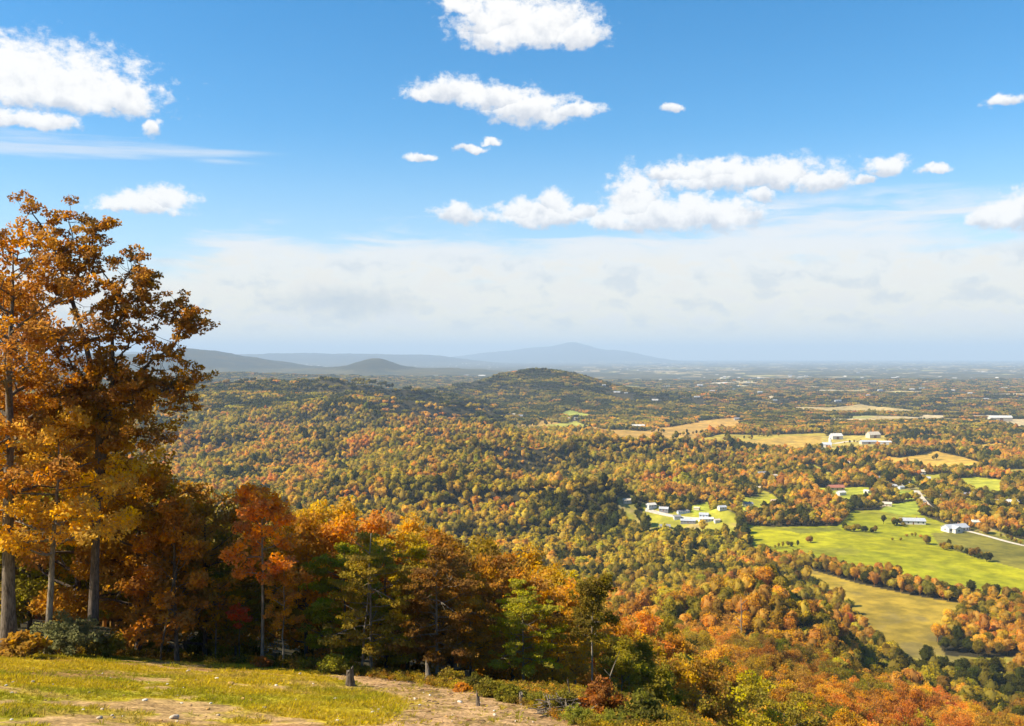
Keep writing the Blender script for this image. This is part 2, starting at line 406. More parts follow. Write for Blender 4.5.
class Tubes:
    """collects tapered polyline tubes as one mesh"""
    def __init__(s): s.v = []; s.f = []; s.n = 0
    def add(s, pts, rad, sides=6):
        pts = [Vector(p) for p in pts]
        rings = []
        for i, p in enumerate(pts):
            d = (pts[min(i + 1, len(pts) - 1)] - pts[max(i - 1, 0)])
            if d.length < 1e-6: d = Vector((0, 0, 1))
            d.normalize()
            a = d.cross(Vector((0, 0, 1)))
            if a.length < 0.1: a = d.cross(Vector((0, 1, 0)))
            a.normalize(); b = d.cross(a)
            ring = []
            for k in range(sides):
                t = 2 * math.pi * k / sides
                s.v.append(tuple(p + (a * math.cos(t) + b * math.sin(t)) * rad[i])); ring.append(s.n); s.n += 1
            rings.append(ring)
        for r0, r1 in zip(rings, rings[1:]):
            for k in range(sides): s.f.append((r0[k], r0[(k + 1) % sides], r1[(k + 1) % sides], r1[k]))
        c = s.n; s.v.append(tuple(pts[-1])); s.n += 1
        r = rings[-1]
        for k in range(0, sides): s.f.append((r[k], r[(k + 1) % sides], c, c))
    def mesh(s, name, mat):
        V = np.array(s.v); Fc = np.array(s.f)
        tri = Fc[:, 2] == Fc[:, 3]
        me = bpy.data.meshes.new(name)
        faces = [tuple(int(i) for i in f[:3]) if t else tuple(int(i) for i in f) for f, t in zip(Fc, tri)]
        me.from_pydata([tuple(v) for v in s.v], [], faces)
        me.polygons.foreach_set('use_smooth', np.ones(len(faces), bool))
        me.materials.append(mat); me.update()
        return me

# ------------------------------------------------------------------ materials
def newmat(name):
    m = bpy.data.materials.new(name); m.use_nodes = True; m.node_tree.nodes.clear()
    return m, NT(m.node_tree)
def finish(m, n, col, rough=0.9, bump=None, bstr=0.3, bdist=0.1, spec=0.2):
    b = n.new('ShaderNodeBsdfPrincipled'); n.put(b.inputs['Base Color'], col if isinstance(col, bpy.types.NodeSocket) else tuple(col) + (1,))
    n.put(b.inputs['Roughness'], rough); b.inputs['Specular IOR Level'].default_value = spec
    if bump is not None:
        bn = n.new('ShaderNodeBump'); bn.inputs['Strength'].default_value = bstr; bn.inputs['Distance'].default_value = bdist
        n.put(bn.inputs['Height'], bump); n.put(b.inputs['Normal'], bn.outputs[0])
    o = n.new('ShaderNodeOutputMaterial'); n.put(o.inputs[0], b.outputs[0])
    return m
def leaf_material(name, source):
    """leaf colour = per-tree colour x per-leaf variation, light partly passes through"""
    m, n = newmat(name)
    if source == 'object':
        oi = n.new('ShaderNodeObjectInfo'); base = oi.outputs['Color']
    elif source == 'instance':
        at = n.new('ShaderNodeAttribute', attribute_type='INSTANCER', attribute_name='tint'); base = at.outputs['Color']
    v = n.new('ShaderNodeAttribute', attribute_type='GEOMETRY', attribute_name='vary')
    sp = n.new('ShaderNodeSeparateColor'); n.put(sp.inputs[0], v.outputs['Color'])
    h = n.new('ShaderNodeHueSaturation')
    n.put(h.inputs['Hue'], n.rng(sp.outputs[0], 0, 1, 0.485, 0.514, smooth=False))
    n.put(h.inputs['Saturation'], n.rng(sp.outputs[1], 0, 1, 0.85, 1.06, smooth=False))
    n.put(h.inputs['Value'], n.rng(sp.outputs[1], 0, 1, 0.62, 1.40, smooth=False))
    n.put(h.inputs['Color'], base)
    d = n.new('ShaderNodeBsdfDiffuse'); n.put(d.inputs[0], h.outputs[0])
    t = n.new('ShaderNodeBsdfTranslucent'); n.put(t.inputs[0], h.outputs[0])
    mx = n.new('ShaderNodeMixShader'); mx.inputs[0].default_value = 0.5
    n.put(mx.inputs[1], d.outputs[0]); n.put(mx.inputs[2], t.outputs[0])
    o = n.new('ShaderNodeOutputMaterial'); n.put(o.inputs[0], mx.outputs[0])
    return m
LEAF = leaf_material('leaf', 'object'); WOODLEAF = leaf_material('woodland_leaf', 'instance')
def bark_material(name, c1, c2):
    m, n = newmat(name); t = n.new('ShaderNodeTexCoord')
    p = n.vmath('MULTIPLY', t.outputs['Object'], (9, 9, 2.0))
    a = n.noise(p, 1.6, 6, 0.65); b = n.noise(t.outputs['Object'], 0.9, 3, 0.5)
    c = n.mix(n.rng(a, 0.36, 0.64), c1, c2); c = n.mix(n.rng(b, 0.45, 0.7, 0.0, 0.5), c, tuple(x * 1.25 for x in c2))
    return finish(m, n, c, 0.9, a, 0.9, 0.05)
BARK = bark_material('grey_bark', (0.06, 0.048, 0.037), (0.195, 0.16, 0.122))
DARKBARK = bark_material('dark_bark', (0.045, 0.035, 0.028), (0.14, 0.11, 0.085))
PALEBARK = bark_material('pale_bark', (0.10, 0.085, 0.065), (0.28, 0.24, 0.185))

# terrain
m, n = newmat('land')
at = n.new('ShaderNodeAttribute', attribute_type='GEOMETRY', attribute_name='cover')
geo = n.new('ShaderNodeNewGeometry')
gp = geo.outputs['Position']
dist = n.vmath('LENGTH', gp, out=1)
nA = n.noise(gp, 1.1, 6, 0.65); nB = n.noise(gp, 9.0, 4, 0.6)
nearv = n.mix(n.rng(nA, 0.3, 0.7), (0.62, 0.60, 0.55), (1.35, 1.33, 1.3))
nearv2 = n.mix(n.rng(nB, 0.3, 0.7), (0.50, 0.48, 0.45), (1.45, 1.45, 1.4))
nF = n.noise(gp, 0.055, 7, 0.62)
farv = n.mix(n.rng(nF, 0.33, 0.67), (0.70, 0.72, 0.8), (1.32, 1.28, 1.2))
nG = n.noise(gp, 0.006, 6, 0.7)
farv2 = n.mix(n.rng(nG, 0.35, 0.65), (0.8, 0.82, 0.85), (1.2, 1.18, 1.1))
isfar = n.rng(dist, 70, 250)
v1 = n.mix(isfar, n.mix(1.0, nearv, nearv2, 'MULTIPLY'), n.mix(1.0, farv, farv2, 'MULTIPLY'))
col = n.mix(1.0, at.outputs['Color'], v1, 'MULTIPLY')
bh = n.math('ADD', n.math('MULTIPLY', nA, 0.09), n.math('MULTIPLY', nB, 0.03))
LAND = finish(m, n, col, 0.95, bh, 0.8, 1.0, spec=0.1)

# ------------------------------------------------------------------ the ground sheet
def open_land(X, Y, Z):
    px = 512 + F * X / np.maximum(Y, 1)
    c1 = fbm(X * 0.45, Y, 300, 3, 111); c2 = fbm(X * 0.35, Y, 190, 3, 113)
    ok = (Z < -160) & (Y > 2950) & (px > 575)
    th = .17 * sstep(Y, 6000, 9000)
    op = ok & ((c1 > 0.27 + th) | (c2 > 0.36 + th)) & ~((Y < 3600) & (px < 800))
    kind = np.where(c2 > 0.30, 2, np.where(fbm(X, Y, 500, 2, 119) > 0, 0, 1)).astype(int)
    return op, kind
def build_ground():
    azf = np.arange(-37.0, 37.001, 0.085)
    azc = np.concatenate([np.arange(-180, -37, 3.0), azf, np.arange(37 + 3, 180, 3.0)])
    rr = np.concatenate([np.exp(np.arange(math.log(2.0), math.log(560.0), 0.0125)), np.exp(np.arange(math.log(561.0), math.log(2600.0), 0.0045)), np.exp(np.arange(math.log(2610.0), math.log(60000.0), 0.010))])
    A, Rr = np.meshgrid(np.radians(azc), rr)
    X = Rr * np.sin(A); Y = Rr * np.cos(A)
    Z = height(X, Y)
    nr, nc = X.shape
    # base cover colours with far high ground darkened
    Cc = np.zeros(X.shape + (3,)); Cc[:] = (0.040, 0.034, 0.016)                     # leaf litter under woods
    u = fbm(X, Y, 240, 4, 101)[..., None]; farw = sstep(Y, 6800, 8600)[..., None]
    wood = np.array((0.070, 0.062, 0.024)) + u * np.array((0.05, 0.028, 0.0))
    woodh = wood * np.where(Z > -125, 0.62, 1.0)[..., None]
    Cc = Cc * (1 - farw) + woodh * farw
    # distant farmland strips and towns
    op, kind_ = open_land(X, Y, Z)
    pal_ = np.array([(0.34, 0.26, 0.11), (0.30, 0.28, 0.09), (0.42, 0.34, 0.20)])
    Cc[op] = pal_[kind_[op]]
    town = (Z < -150) & (Y > 6500) & (fbm(X * .6, Y, 1500, 3, 115) > .0) & (hsh(np.floor(X / 30), np.floor(Y / 60), 117) > 0.97); Cc[town] = (0.62, 0.60, 0.58)
    for (hx, hy, hr, L_) in HOUSE_CLEAR:        # yards and lawns round the houses
        if hy > 2800: continue
        mk = (np.abs(X - hx) < hr * 1.25) & (Y < hy + hr) & (Y > hy - 75)
        yx, yy = X[mk], Y[mk]; k = sstep(fbm(yx, yy, 22, 3, 243), -.1, .3)[:, None]
        Cc[mk] = np.array((.25, .235, .03)) * (1 - k) + np.array((.30, .23, .09)) * k
    for nme, poly, c in FW:
        mk = inside(poly, X, Y)
        vv = 1 + 0.20 * fbm(X[mk], Y[mk], 70, 4, 121)
        st_ = fbm(X[mk], Y[mk], 14, 4, 131, .7)
        tr_ = .05 * np.sin((X[mk] * .75 + Y[mk] * .66) * 2 * math.pi / 13 + 1.5 * fbm(X[mk], Y[mk], 120, 2, 133))
        cc = np.array(c)[None] * (vv * (1 + 0.12 * st_ + tr_))[:, None]
        if nme in ('tan', 'strip', 'bright', 'orange', 'yellow'):
            k = sstep(fbm(X[mk], Y[mk], 40, 5, 141, .7), -.02, 0.30)[:, None] * (0.8 if nme in ('tan', 'strip') else 0.25)
            cc = cc * (1 - k) + np.array((0.22, 0.17, 0.05))[None] * k
        Cc[mk] = cc
    # the clearing: grass, straw, bare earth
    mk = inside(CLEAR, X, Y)
    x, y = X[mk], Y[mk]
    pxs = 512 + F * x / np.maximum(y, 1)
    grass = np.array((0.42, 0.32, 0.014)); green = np.array((0.27, 0.25, 0.014)); straw = np.array((0.38, 0.26, 0.06)); soil = np.array((0.40, 0.255, 0.125)); brown = np.array((0.25, 0.13, 0.06))
    f1 = fbm(x, y, 5.0, 5, 151, 0.62); f2 = fbm(x, y, 3.2, 5, 161, 0.62); f3 = fbm(x * 0.5 + y * 0.3, y * 1.3, 4.2, 5, 171, 0.65)
    a = sstep(f1, -0.25, 0.35)[:, None]; cc = green * a + grass * (1 - a)
    a = sstep(f3, 0.10, 0.34)[:, None] * 0.75; cc = cc * (1 - a) + straw * a
    a = sstep(f2, 0.24, 0.38)[:, None] * 0.85; cc = cc * (1 - a) + soil * a
    a = sstep(fbm(x * 0.45, y * 1.2, 3.4, 5, 181, 0.6), 0.16, 0.36)[:, None] * 0.75; cc = cc * (1 - a) + brown * a
    # bare bank along the right-hand edge of the clearing
    line = np.interp(y, [20, 26, 32, 38, 43, 47], [-6.0, -4.6, -4.0, -5.2, -8.2, -11.5])
    dd = sstep(x - line + 1.6 * f1 + 0.8 * f2, -0.6, 1.2)
    spk = sstep(fbm(x, y, 1.1, 5, 191, 0.85), 0.02, 0.2)[:, None] * 0.75
    bank = soil * (1 - spk) + np.array((0.20, 0.14, 0.04)) * spk
    cc = cc * (1 - dd[:, None]) + bank * dd[:, None]
    # leaf litter close to the wood
    Cc[mk] = cc
    C4 = np.ones(X.shape + (4,)); C4[..., :3] = np.clip(Cc, 0.004, 0.9)
    idx = np.arange(nr * nc).reshape(nr, nc)
    a = idx[:-1, :]; b = np.roll(idx, -1, axis=1)[:-1, :]; c = np.roll(idx, -1, axis=1)[1:, :]; d = idx[1:, :]
    Fq = np.stack([a, d, c, b], -1).reshape(-1, 4)
    V = np.stack([X, Y, Z], -1).reshape(-1, 3)
    # close the middle with one vertex
    V = np.vstack([V, [[0, 0, hgt(0, 0.01)]]])
    C4 = np.vstack([C4.reshape(-1, 4), [[.3, .26, .02, 1]]])
    cen = len(V) - 1
    ring = idx[0]; tri = np.stack([np.full(nc, cen), ring, np.roll(ring, -1), np.full(nc, cen)], -1)
    me = mesh_from('ground', V, Fq, (LAND,), {'cover': ('FLOAT_COLOR', 'POINT', C4.astype(np.float32))}, smooth=True)
    return tag(link('ground', me), kind='structure')

# ------------------------------------------------------------------ leaves
def leaf_cloud(centres, radii, n_per, size, r, flat=0.75, norm_out=0.0, mid=None):
    """many small leaf-shaped faces around each centre; returns V,F,vary"""
    centres = np.asarray(centres, float); radii = np.asarray(radii, float)
    n_per = np.broadcast_to(np.asarray(n_per), (len(centres),))
    ci = np.repeat(np.arange(len(centres)), n_per); N = len(ci)
    d = r.normal(size=(N, 3)); d /= np.linalg.norm(d, axis=1)[:, None]
    rad = radii[ci] * r.uniform(0.25, 1.0, N) ** 0.6
    p = centres[ci] + d * rad[:, None] * np.array([1, 1, flat])
    nrm = r.normal(size=(N, 3)) * (1 - norm_out) + d * norm_out * 1.6 + np.array([0, 0, 0.55])
    nrm /= np.linalg.norm(nrm, axis=1)[:, None]
    t = np.cross(nrm, r.normal(size=(N, 3))); t /= np.linalg.norm(t, axis=1)[:, None]
    b = np.cross(nrm, t)
    s = size * r.uniform(0.65, 1.3, N)
    L = t * s[:, None]; Wd = b * (s * r.uniform(0.42, 0.62, N))[:, None]
    droop = np.array([0, 0, -1.0]) * (s * 0.18)[:, None]
    V = np.empty((N, 4, 3)); V[:, 0] = p - L * 0.9; V[:, 1] = p - L * 0.05 + Wd; V[:, 2] = p + L + droop; V[:, 3] = p - L * 0.05 - Wd
    Fc = np.arange(N * 4).reshape(N, 4)
    ch = r.uniform(0, 1, len(centres)); cv = r.uniform(0, 1, len(centres))
    vary = np.ones((N, 4))
    vary[:, 0] = np.clip(ch[ci] * 0.55 + r.uniform(0, 0.45, N), 0, 1)
    vary[:, 1] = np.clip(cv[ci] * 0.50 + r.uniform(0, 0.5, N), 0, 1)
    return V.reshape(-1, 3), Fc, vary
def leaves_mesh(name, parts, mat):
    Vs, Fs, As = [], [], []; o = 0
    for V, Fc, a in parts: Vs.append(V); Fs.append(Fc + o); As.append(a); o += len(V)
    return mesh_from(name, np.vstack(Vs), np.vstack(Fs), (mat,), {'vary': ('FLOAT_COLOR', 'FACE', np.vstack(As).astype(np.float32))})

def grow_tree(H, crown_w, base, seed, trunk_r, lean=(0, 0), limbs=16, subs=4, leaf=0.13, per=48, clr=0.5, bark=None, bend=0.25, up=0.5, topy=1.0, twist=None, sides=8, forks=None, flat=0.7, shape='round'):
    """trunk with limbs (one mesh) and a crown of leaves (one mesh); H height, crown from base*H up"""
    r = np.random.default_rng(seed); T = Tubes(); tips = []
    nseg = 9; pts = []; rad = []
    off = np.zeros(2)
    for i in range(nseg + 1):
        t = i / nseg
        off = off + r.normal(0, bend * H * 0.012, 2)
        pts.append(Vector((lean[0] * t ** 1.2 + off[0], lean[1] * t + off[1], H * topy * t * 0.96)))
        rad.append(trunk_r * (1 - t) ** 0.75 * (1 + 0.45 * math.exp(-t * 22)) + 0.012)
    T.add(pts, rad, sides)
    def on_trunk(t):
        f = t * nseg; i = min(int(f), nseg - 1); return pts[i].lerp(pts[i + 1], f - i), rad[i] + (rad[i + 1] - rad[i]) * (f - i)
    tips.append((pts[-1], clr * 0.9)); tips.append((pts[-2], clr))
    ga = r.uniform(0, 6.28)
    for k in range(limbs):
        t = base + (0.97 - base) * ((k + r.uniform(0, 0.7)) / limbs)
        p, pr = on_trunk(min(t, 0.97))
        rel = (t - base) / (1 - base)
        if shape == 'round': ext = math.sqrt(max(0.08, 1 - (rel * 1.75 - 0.72) ** 2 * 0.75))
        elif shape == 'cone': ext = (1 - rel) ** 0.8 + 0.15
        else: ext = 0.55 + 0.5 * math.sin(rel * 3.0)
        ln_ = crown_w * 0.5 * ext * r.uniform(0.75, 1.15)
        ga += 2.4 + r.normal(0, 0.35)
        d = Vector((math.cos(ga), math.sin(ga), up * (0.35 + rel) + r.normal(0, 0.12))).normalized()
        lp = [p]; cur = p.copy(); dd = d.copy()
        for j in range(5):
            dd = (dd + Vector((r.normal(0, .16), r.normal(0, .16), r.normal(0, .10) + 0.03))).normalized()
            cur = cur + dd * ln_ / 5; lp.append(cur.copy())
        lr = min(pr * 0.62, 0.02 + 0.018 * ln_ * (1 + trunk_r))
        T.add(lp, [lr * (1 - j / 6.0) + 0.004 for j in range(6)], max(4, sides - 3))
        tips.append((lp[-1], clr * r.uniform(0.7, 1.05)))
        for sidx in range(subs):
            j = 1 + int(r.integers(0, 4)) if sidx else 4
            q0 = lp[j]
            sd = (dd + Vector((r.normal(0, .8), r.normal(0, .8), r.normal(0.1, .35)))).normalized()
            sl_ = ln_ * r.uniform(0.22, 0.45) + 0.15
            q1 = q0 + sd * sl_ * 0.5 + Vector((0, 0, r.normal(0, .04))); q2 = q0 + sd * sl_ + Vector((0, 0, r.normal(0.03, .08) * sl_))
            T.add([q0, q1, q2], [lr * 0.45 + .003, lr * 0.28 + .003, 0.004], 4)
            tips.append((q2, clr * r.uniform(0.55, 1.0)))
            if r.uniform() < 0.6: tips.append((q1 + Vector((r.normal(0, .2), r.normal(0, .2), r.normal(0, .1))) * clr, clr * r.uniform(0.4, 0.7)))
    c = [tuple(p) for p, _ in tips]; rr_ = [q_ for _, q_ in tips]
    cnt = np.maximum(6, (per * (np.array(rr_) / clr) ** 2).astype(int))
    crown = leaves_mesh('crown', [leaf_cloud(c, rr_, cnt, leaf, r, flat=flat)], LEAF)
    return T.mesh('trunk', bark or BARK), crown

# ------------------------------------------------------------------ palette for autumn leaves
PAL = dict(
 gold=(0.68, 0.36, 0.016), amber=(0.56, 0.27, 0.015), orange=(0.64, 0.265, 0.016), flame=(0.90, 0.31, 0.014), red=(0.50, 0.11, 0.022),
 rust=(0.42, 0.205, 0.016), brown=(0.27, 0.155, 0.018), russet=(0.48, 0.24, 0.016),
 ygreen=(0.49, 0.35, 0.012), olive=(0.34, 0.245, 0.015), green=(0.22, 0.175, 0.014), deep=(0.068, 0.070, 0.016), yellow=(0.62, 0.42, 0.018))
def tint(name, r, amt=0.12):
    c = np.array(PAL[name]); return tuple(np.clip(c * (1 + r.normal(0, amt, 3) * (1, 0.8, 0.5)), 0.004, 0.85)) + (1.0,)

def place(name, tm, cm, loc, rz, sc, color, label, cat='tree', group=None, zs=1.0, sink=0.15):
    e = empty(name, (loc[0], loc[1], loc[2] - sink), rz, sc); e.scale = (sc, sc, sc * zs)
    tag(e, label, cat, group)
    t = link('trunk', tm, e); c = link('crown', cm, e); c.color = color
    return e
def at(px, Y):
    x = X_(px, Y); return (x, Y, hgt(x, Y))

# ------------------------------------------------------------------ the big trees at the left edge
def custom_tree(name, px, Y, color, label, **kw):
    tm, cm = grow_tree(**kw)
    return place(name, tm, cm, at(px, Y), 0, 1.0, color, label)
rr = np.random.default_rng(5)
S45 = 45.0 / F       # metres per pixel at the big trees
NEAR = []            # picture position of every single tree, for telling them apart

def oak_wide():
    """the tall open oak whose bare boughs reach out over the view"""
    r = np.random.default_rng(77); T = Tubes(); tips = []
    Yb = 47.0; bx, by, bz = at(93, Yb)
    k = Yb / F
    def P(px, py, dy=0.0): return Vector(((px - 93) * k + dy * (px - 512) / F, dy, (HZ - py) * k * (1 + dy / Yb) - bz))
    def limb(pts, r0, r1, sides=7, clr=0.62, every=1, twigs=3, skip=0):
        n = len(pts)
        # refine with a little wander
        out = []
        for i in range(n - 1):
            a, b = pts[i], pts[i + 1]
            for j in range(3):
                q = a.lerp(b, j / 3)
                if i or j: q = q + Vector((r.normal(0, .07), r.normal(0, .10), r.normal(0, .07)))
                out.append(q)
        out.append(pts[-1]); m = len(out)
        rd = [r0 + (r1 - r0) * i / (m - 1) for i in range(m)]
        T.add(out, rd, sides)
        for i in range(skip, m, every):
            for q_ in range(twigs if i >= skip else 0):
                d = Vector((r.normal(0, 1), r.normal(0, 1.0), r.normal(0.25, .7))).normalized()
                L_ = r.uniform(0.35, 1.25)
                m1 = out[i] + d * L_ * .5 + Vector((0, 0, r.normal(0, .08))); e = out[i] + d * L_ + Vector((0, 0, r.normal(.05, .1)))
                T.add([out[i], m1, e], [min(rd[i] * .5, .022), .011, .005], 4)
                tips.append((e, clr * r.uniform(.5, .85)))
                if r.uniform() < .35: tips.append((m1, clr * r.uniform(.35, .55)))
        tips.append((out[-1], clr * .8))
    tr = [P(93, 622), P(95, 560), P(97, 500), P(99, 440), P(96, 390), P(86, 345), P(72, 300)]
    T.add(tr, [.27, .20, .18, .17, .15, .12, .10], 9)
    T.add([P(100, 500), P(104, 450), P(110, 410), P(113, 370), P(112, 330)], [.15, .15, .14, .11, .08], 8)
    limb([P(72, 300), P(60, 262), P(44, 228), P(30, 204)], .10, .02)
    limb([P(72, 300), P(84, 262), P(96, 236), P(102, 226)], .08, .02)
    limb([P(60, 262), P(72, 240), P(70, 214)], .05, .015)
    limb([P(72, 300), P(50, 290), P(20, 262), P(0, 240)], .08, .02)
    limb([P(112, 330), P(118, 300), P(128, 270), P(140, 268)], .07, .02)
    limb([P(118, 300), P(104, 270), P(88, 250)], .05, .015)
    limb([P(112, 330), P(128, 306), P(142, 290), P(146, 283)], .06, .015)
    limb([P(113, 370), P(126, 345), P(140, 318), P(147, 300)], .06, .018, skip=2)
    limb([P(110, 408), P(132, 380), P(152, 362), P(170, 348), P(180, 331), P(194, 328), P(200, 324)], .09, .016, skip=4, twigs=4, clr=.55)
    limb([P(182, 330), P(178, 315), P(178, 303)], .03, .01, clr=.5)
    limb([P(130, 336), P(152, 330), P(166, 318), P(170, 308)], .04, .012, skip=4, twigs=3, clr=.45)
    limb([P(105, 425), P(124, 408), P(146, 396), P(166, 388), P(178, 391), P(183, 399)], .08, .014, skip=5, twigs=4, clr=.5)
    limb([P(168, 388), P(178, 376), P(184, 376), P(192, 382)], .035, .01, skip=2, clr=.5)
    limb([P(186, 390), P(190, 403), P(186, 410)], .02, .008, clr=.35, twigs=2)
    limb([P(140, 398), P(150, 380), P(160, 372)], .035, .01, clr=.45)
    limb([P(96, 390), P(76, 370), P(58, 340), P(40, 330)], .08, .02)
    limb([P(97, 430), P(120, 400), P(130, 390)], .05, .02, clr=.6)
    limb([P(86, 345), P(100, 330), P(104, 305)], .06, .02)
    limb([P(110, 400), P(128, 392, 1.5), P(138, 410, 2)], .05, .02, clr=.7)
    for _ in range(14):
        a = P(r.uniform(60, 125), r.uniform(350, 470), 0)
        limb([a, a + Vector((r.normal(0, 1.2), r.normal(0, 1.6), r.normal(.2, .5)))], .035, .012, clr=.75, twigs=4)
    c = [tuple(p) for p, _ in tips]; q = [x for _, x in tips]
    cnt = np.maximum(8, (92 * np.array(q) ** 2 / .25).astype(int))
    cr = leaves_mesh('crown', [leaf_cloud(c, q * np.float64(.84) if False else [x * .78 for x in q], (cnt * .72).astype(int), 0.10, r, flat=.66)], LEAF)
    return T.mesh('trunk', DARKBARK), cr
tm, cm = oak_wide()
place('oak_tree', tm, cm, at(93, 47.0), 0, 1.0, (0.44, 0.20, 0.014, 1), 'tall open oak, rust-brown leaves, its bare boughs reaching out over the distant hills', zs=1.0, sink=0.0)
custom_tree('oak_tree', 8, 45.0, (0.56, 0.25, 0.014, 1), 'tall orange-brown tree with the thickest grey trunk, at the left edge of the picture',
            H=20.2, crown_w=9.0, base=0.36, seed=21, trunk_r=0.31, lean=(0.2, 0), limbs=26, subs=6, leaf=0.115, per=110, clr=0.66, bend=.12, up=.5, sides=12)
custom_tree('maple_tree', 49, 46.0, (0.78, 0.44, 0.016, 1), 'golden-leaved tree with a slim pale grey trunk behind the big grey-green shrub',
            H=11.3, crown_w=8.4, base=0.46, seed=22, trunk_r=0.165, lean=(0.5, 0), limbs=20, subs=6, leaf=0.115, per=125, clr=0.66, bend=.12, up=.25, sides=10, bark=PALEBARK)
custom_tree('oak_tree', -32, 50.0, (0.54, 0.22, 0.014, 1), 'orange oak mostly outside the picture, its crown showing along the left edge',
            H=19.6, crown_w=11, base=0.3, seed=23, trunk_r=0.33, limbs=22, subs=6, leaf=0.13, per=130, clr=0.95, bend=.15, up=.5)
custom_tree('oak_tree', 138, 52.0, (0.46, 0.22, 0.014, 1), 'dense brown-gold tree under the open oak, just left of the leaning thin trunk',
            H=10.6, crown_w=7.2, base=0.26, seed=24, trunk_r=0.2, limbs=24, subs=6, leaf=0.13, per=130, clr=0.75, bend=.2, up=.35, bark=DARKBARK)
custom_tree('oak_tree', 78, 55.0, (0.52, 0.27, 0.014, 1), 'broad dark amber tree filling the gap between the open oak and the golden tree',
            H=14.0, crown_w=9.0, base=0.22, seed=25, trunk_r=0.22, limbs=26, subs=6, leaf=0.14, per=120, clr=0.9, bend=.2, up=.4, bark=DARKBARK)

# ------------------------------------------------------------------ trees along the edge of the clearing
TEMPL = {}
def templ(key, **kw): TEMPL[key] = grow_tree(**kw)
templ('round', H=10, crown_w=6.0, base=0.22, seed=31, trunk_r=.13, limbs=22, subs=5, leaf=.13, per=100, clr=.72, up=.4)
templ('round2', H=10, crown_w=5.4, base=0.28, seed=32, trunk_r=.12, limbs=20, subs=5, leaf=.13, per=100, clr=.68, up=.55, bark=PALEBARK)
templ('full', H=10, crown_w=7.0, base=0.16, seed=33, trunk_r=.15, limbs=24, subs=6, leaf=.14, per=90, clr=.78, up=.3, bark=DARKBARK)
templ('layer', H=10, crown_w=6.8, base=0.24, seed=34, trunk_r=.12, limbs=22, subs=6, leaf=.12, per=110, clr=.75, up=.12, flat=.3, bark=PALEBARK)
templ('layer2', H=10, crown_w=6.0, base=0.20, seed=35, trunk_r=.12, limbs=22, subs=6, leaf=.12, per=110, clr=.7, up=.15, flat=.35)
templ('slim', H=10, crown_w=3.8, base=0.50, seed=36, trunk_r=.085, limbs=15, subs=5, leaf=.12, per=100, clr=.55, up=.5, bark=PALEBARK)
templ('slim2', H=10, crown_w=3.2, base=0.42, seed=37, trunk_r=.08, limbs=14, subs=4, leaf=.12, per=80, clr=.5, up=.6, bend=.6, bark=PALEBARK)
templ('cone', H=10, crown_w=5.2, base=0.20, seed=38, trunk_r=.12, limbs=24, subs=5, leaf=.13, per=90, clr=.62, up=.35, shape='cone')

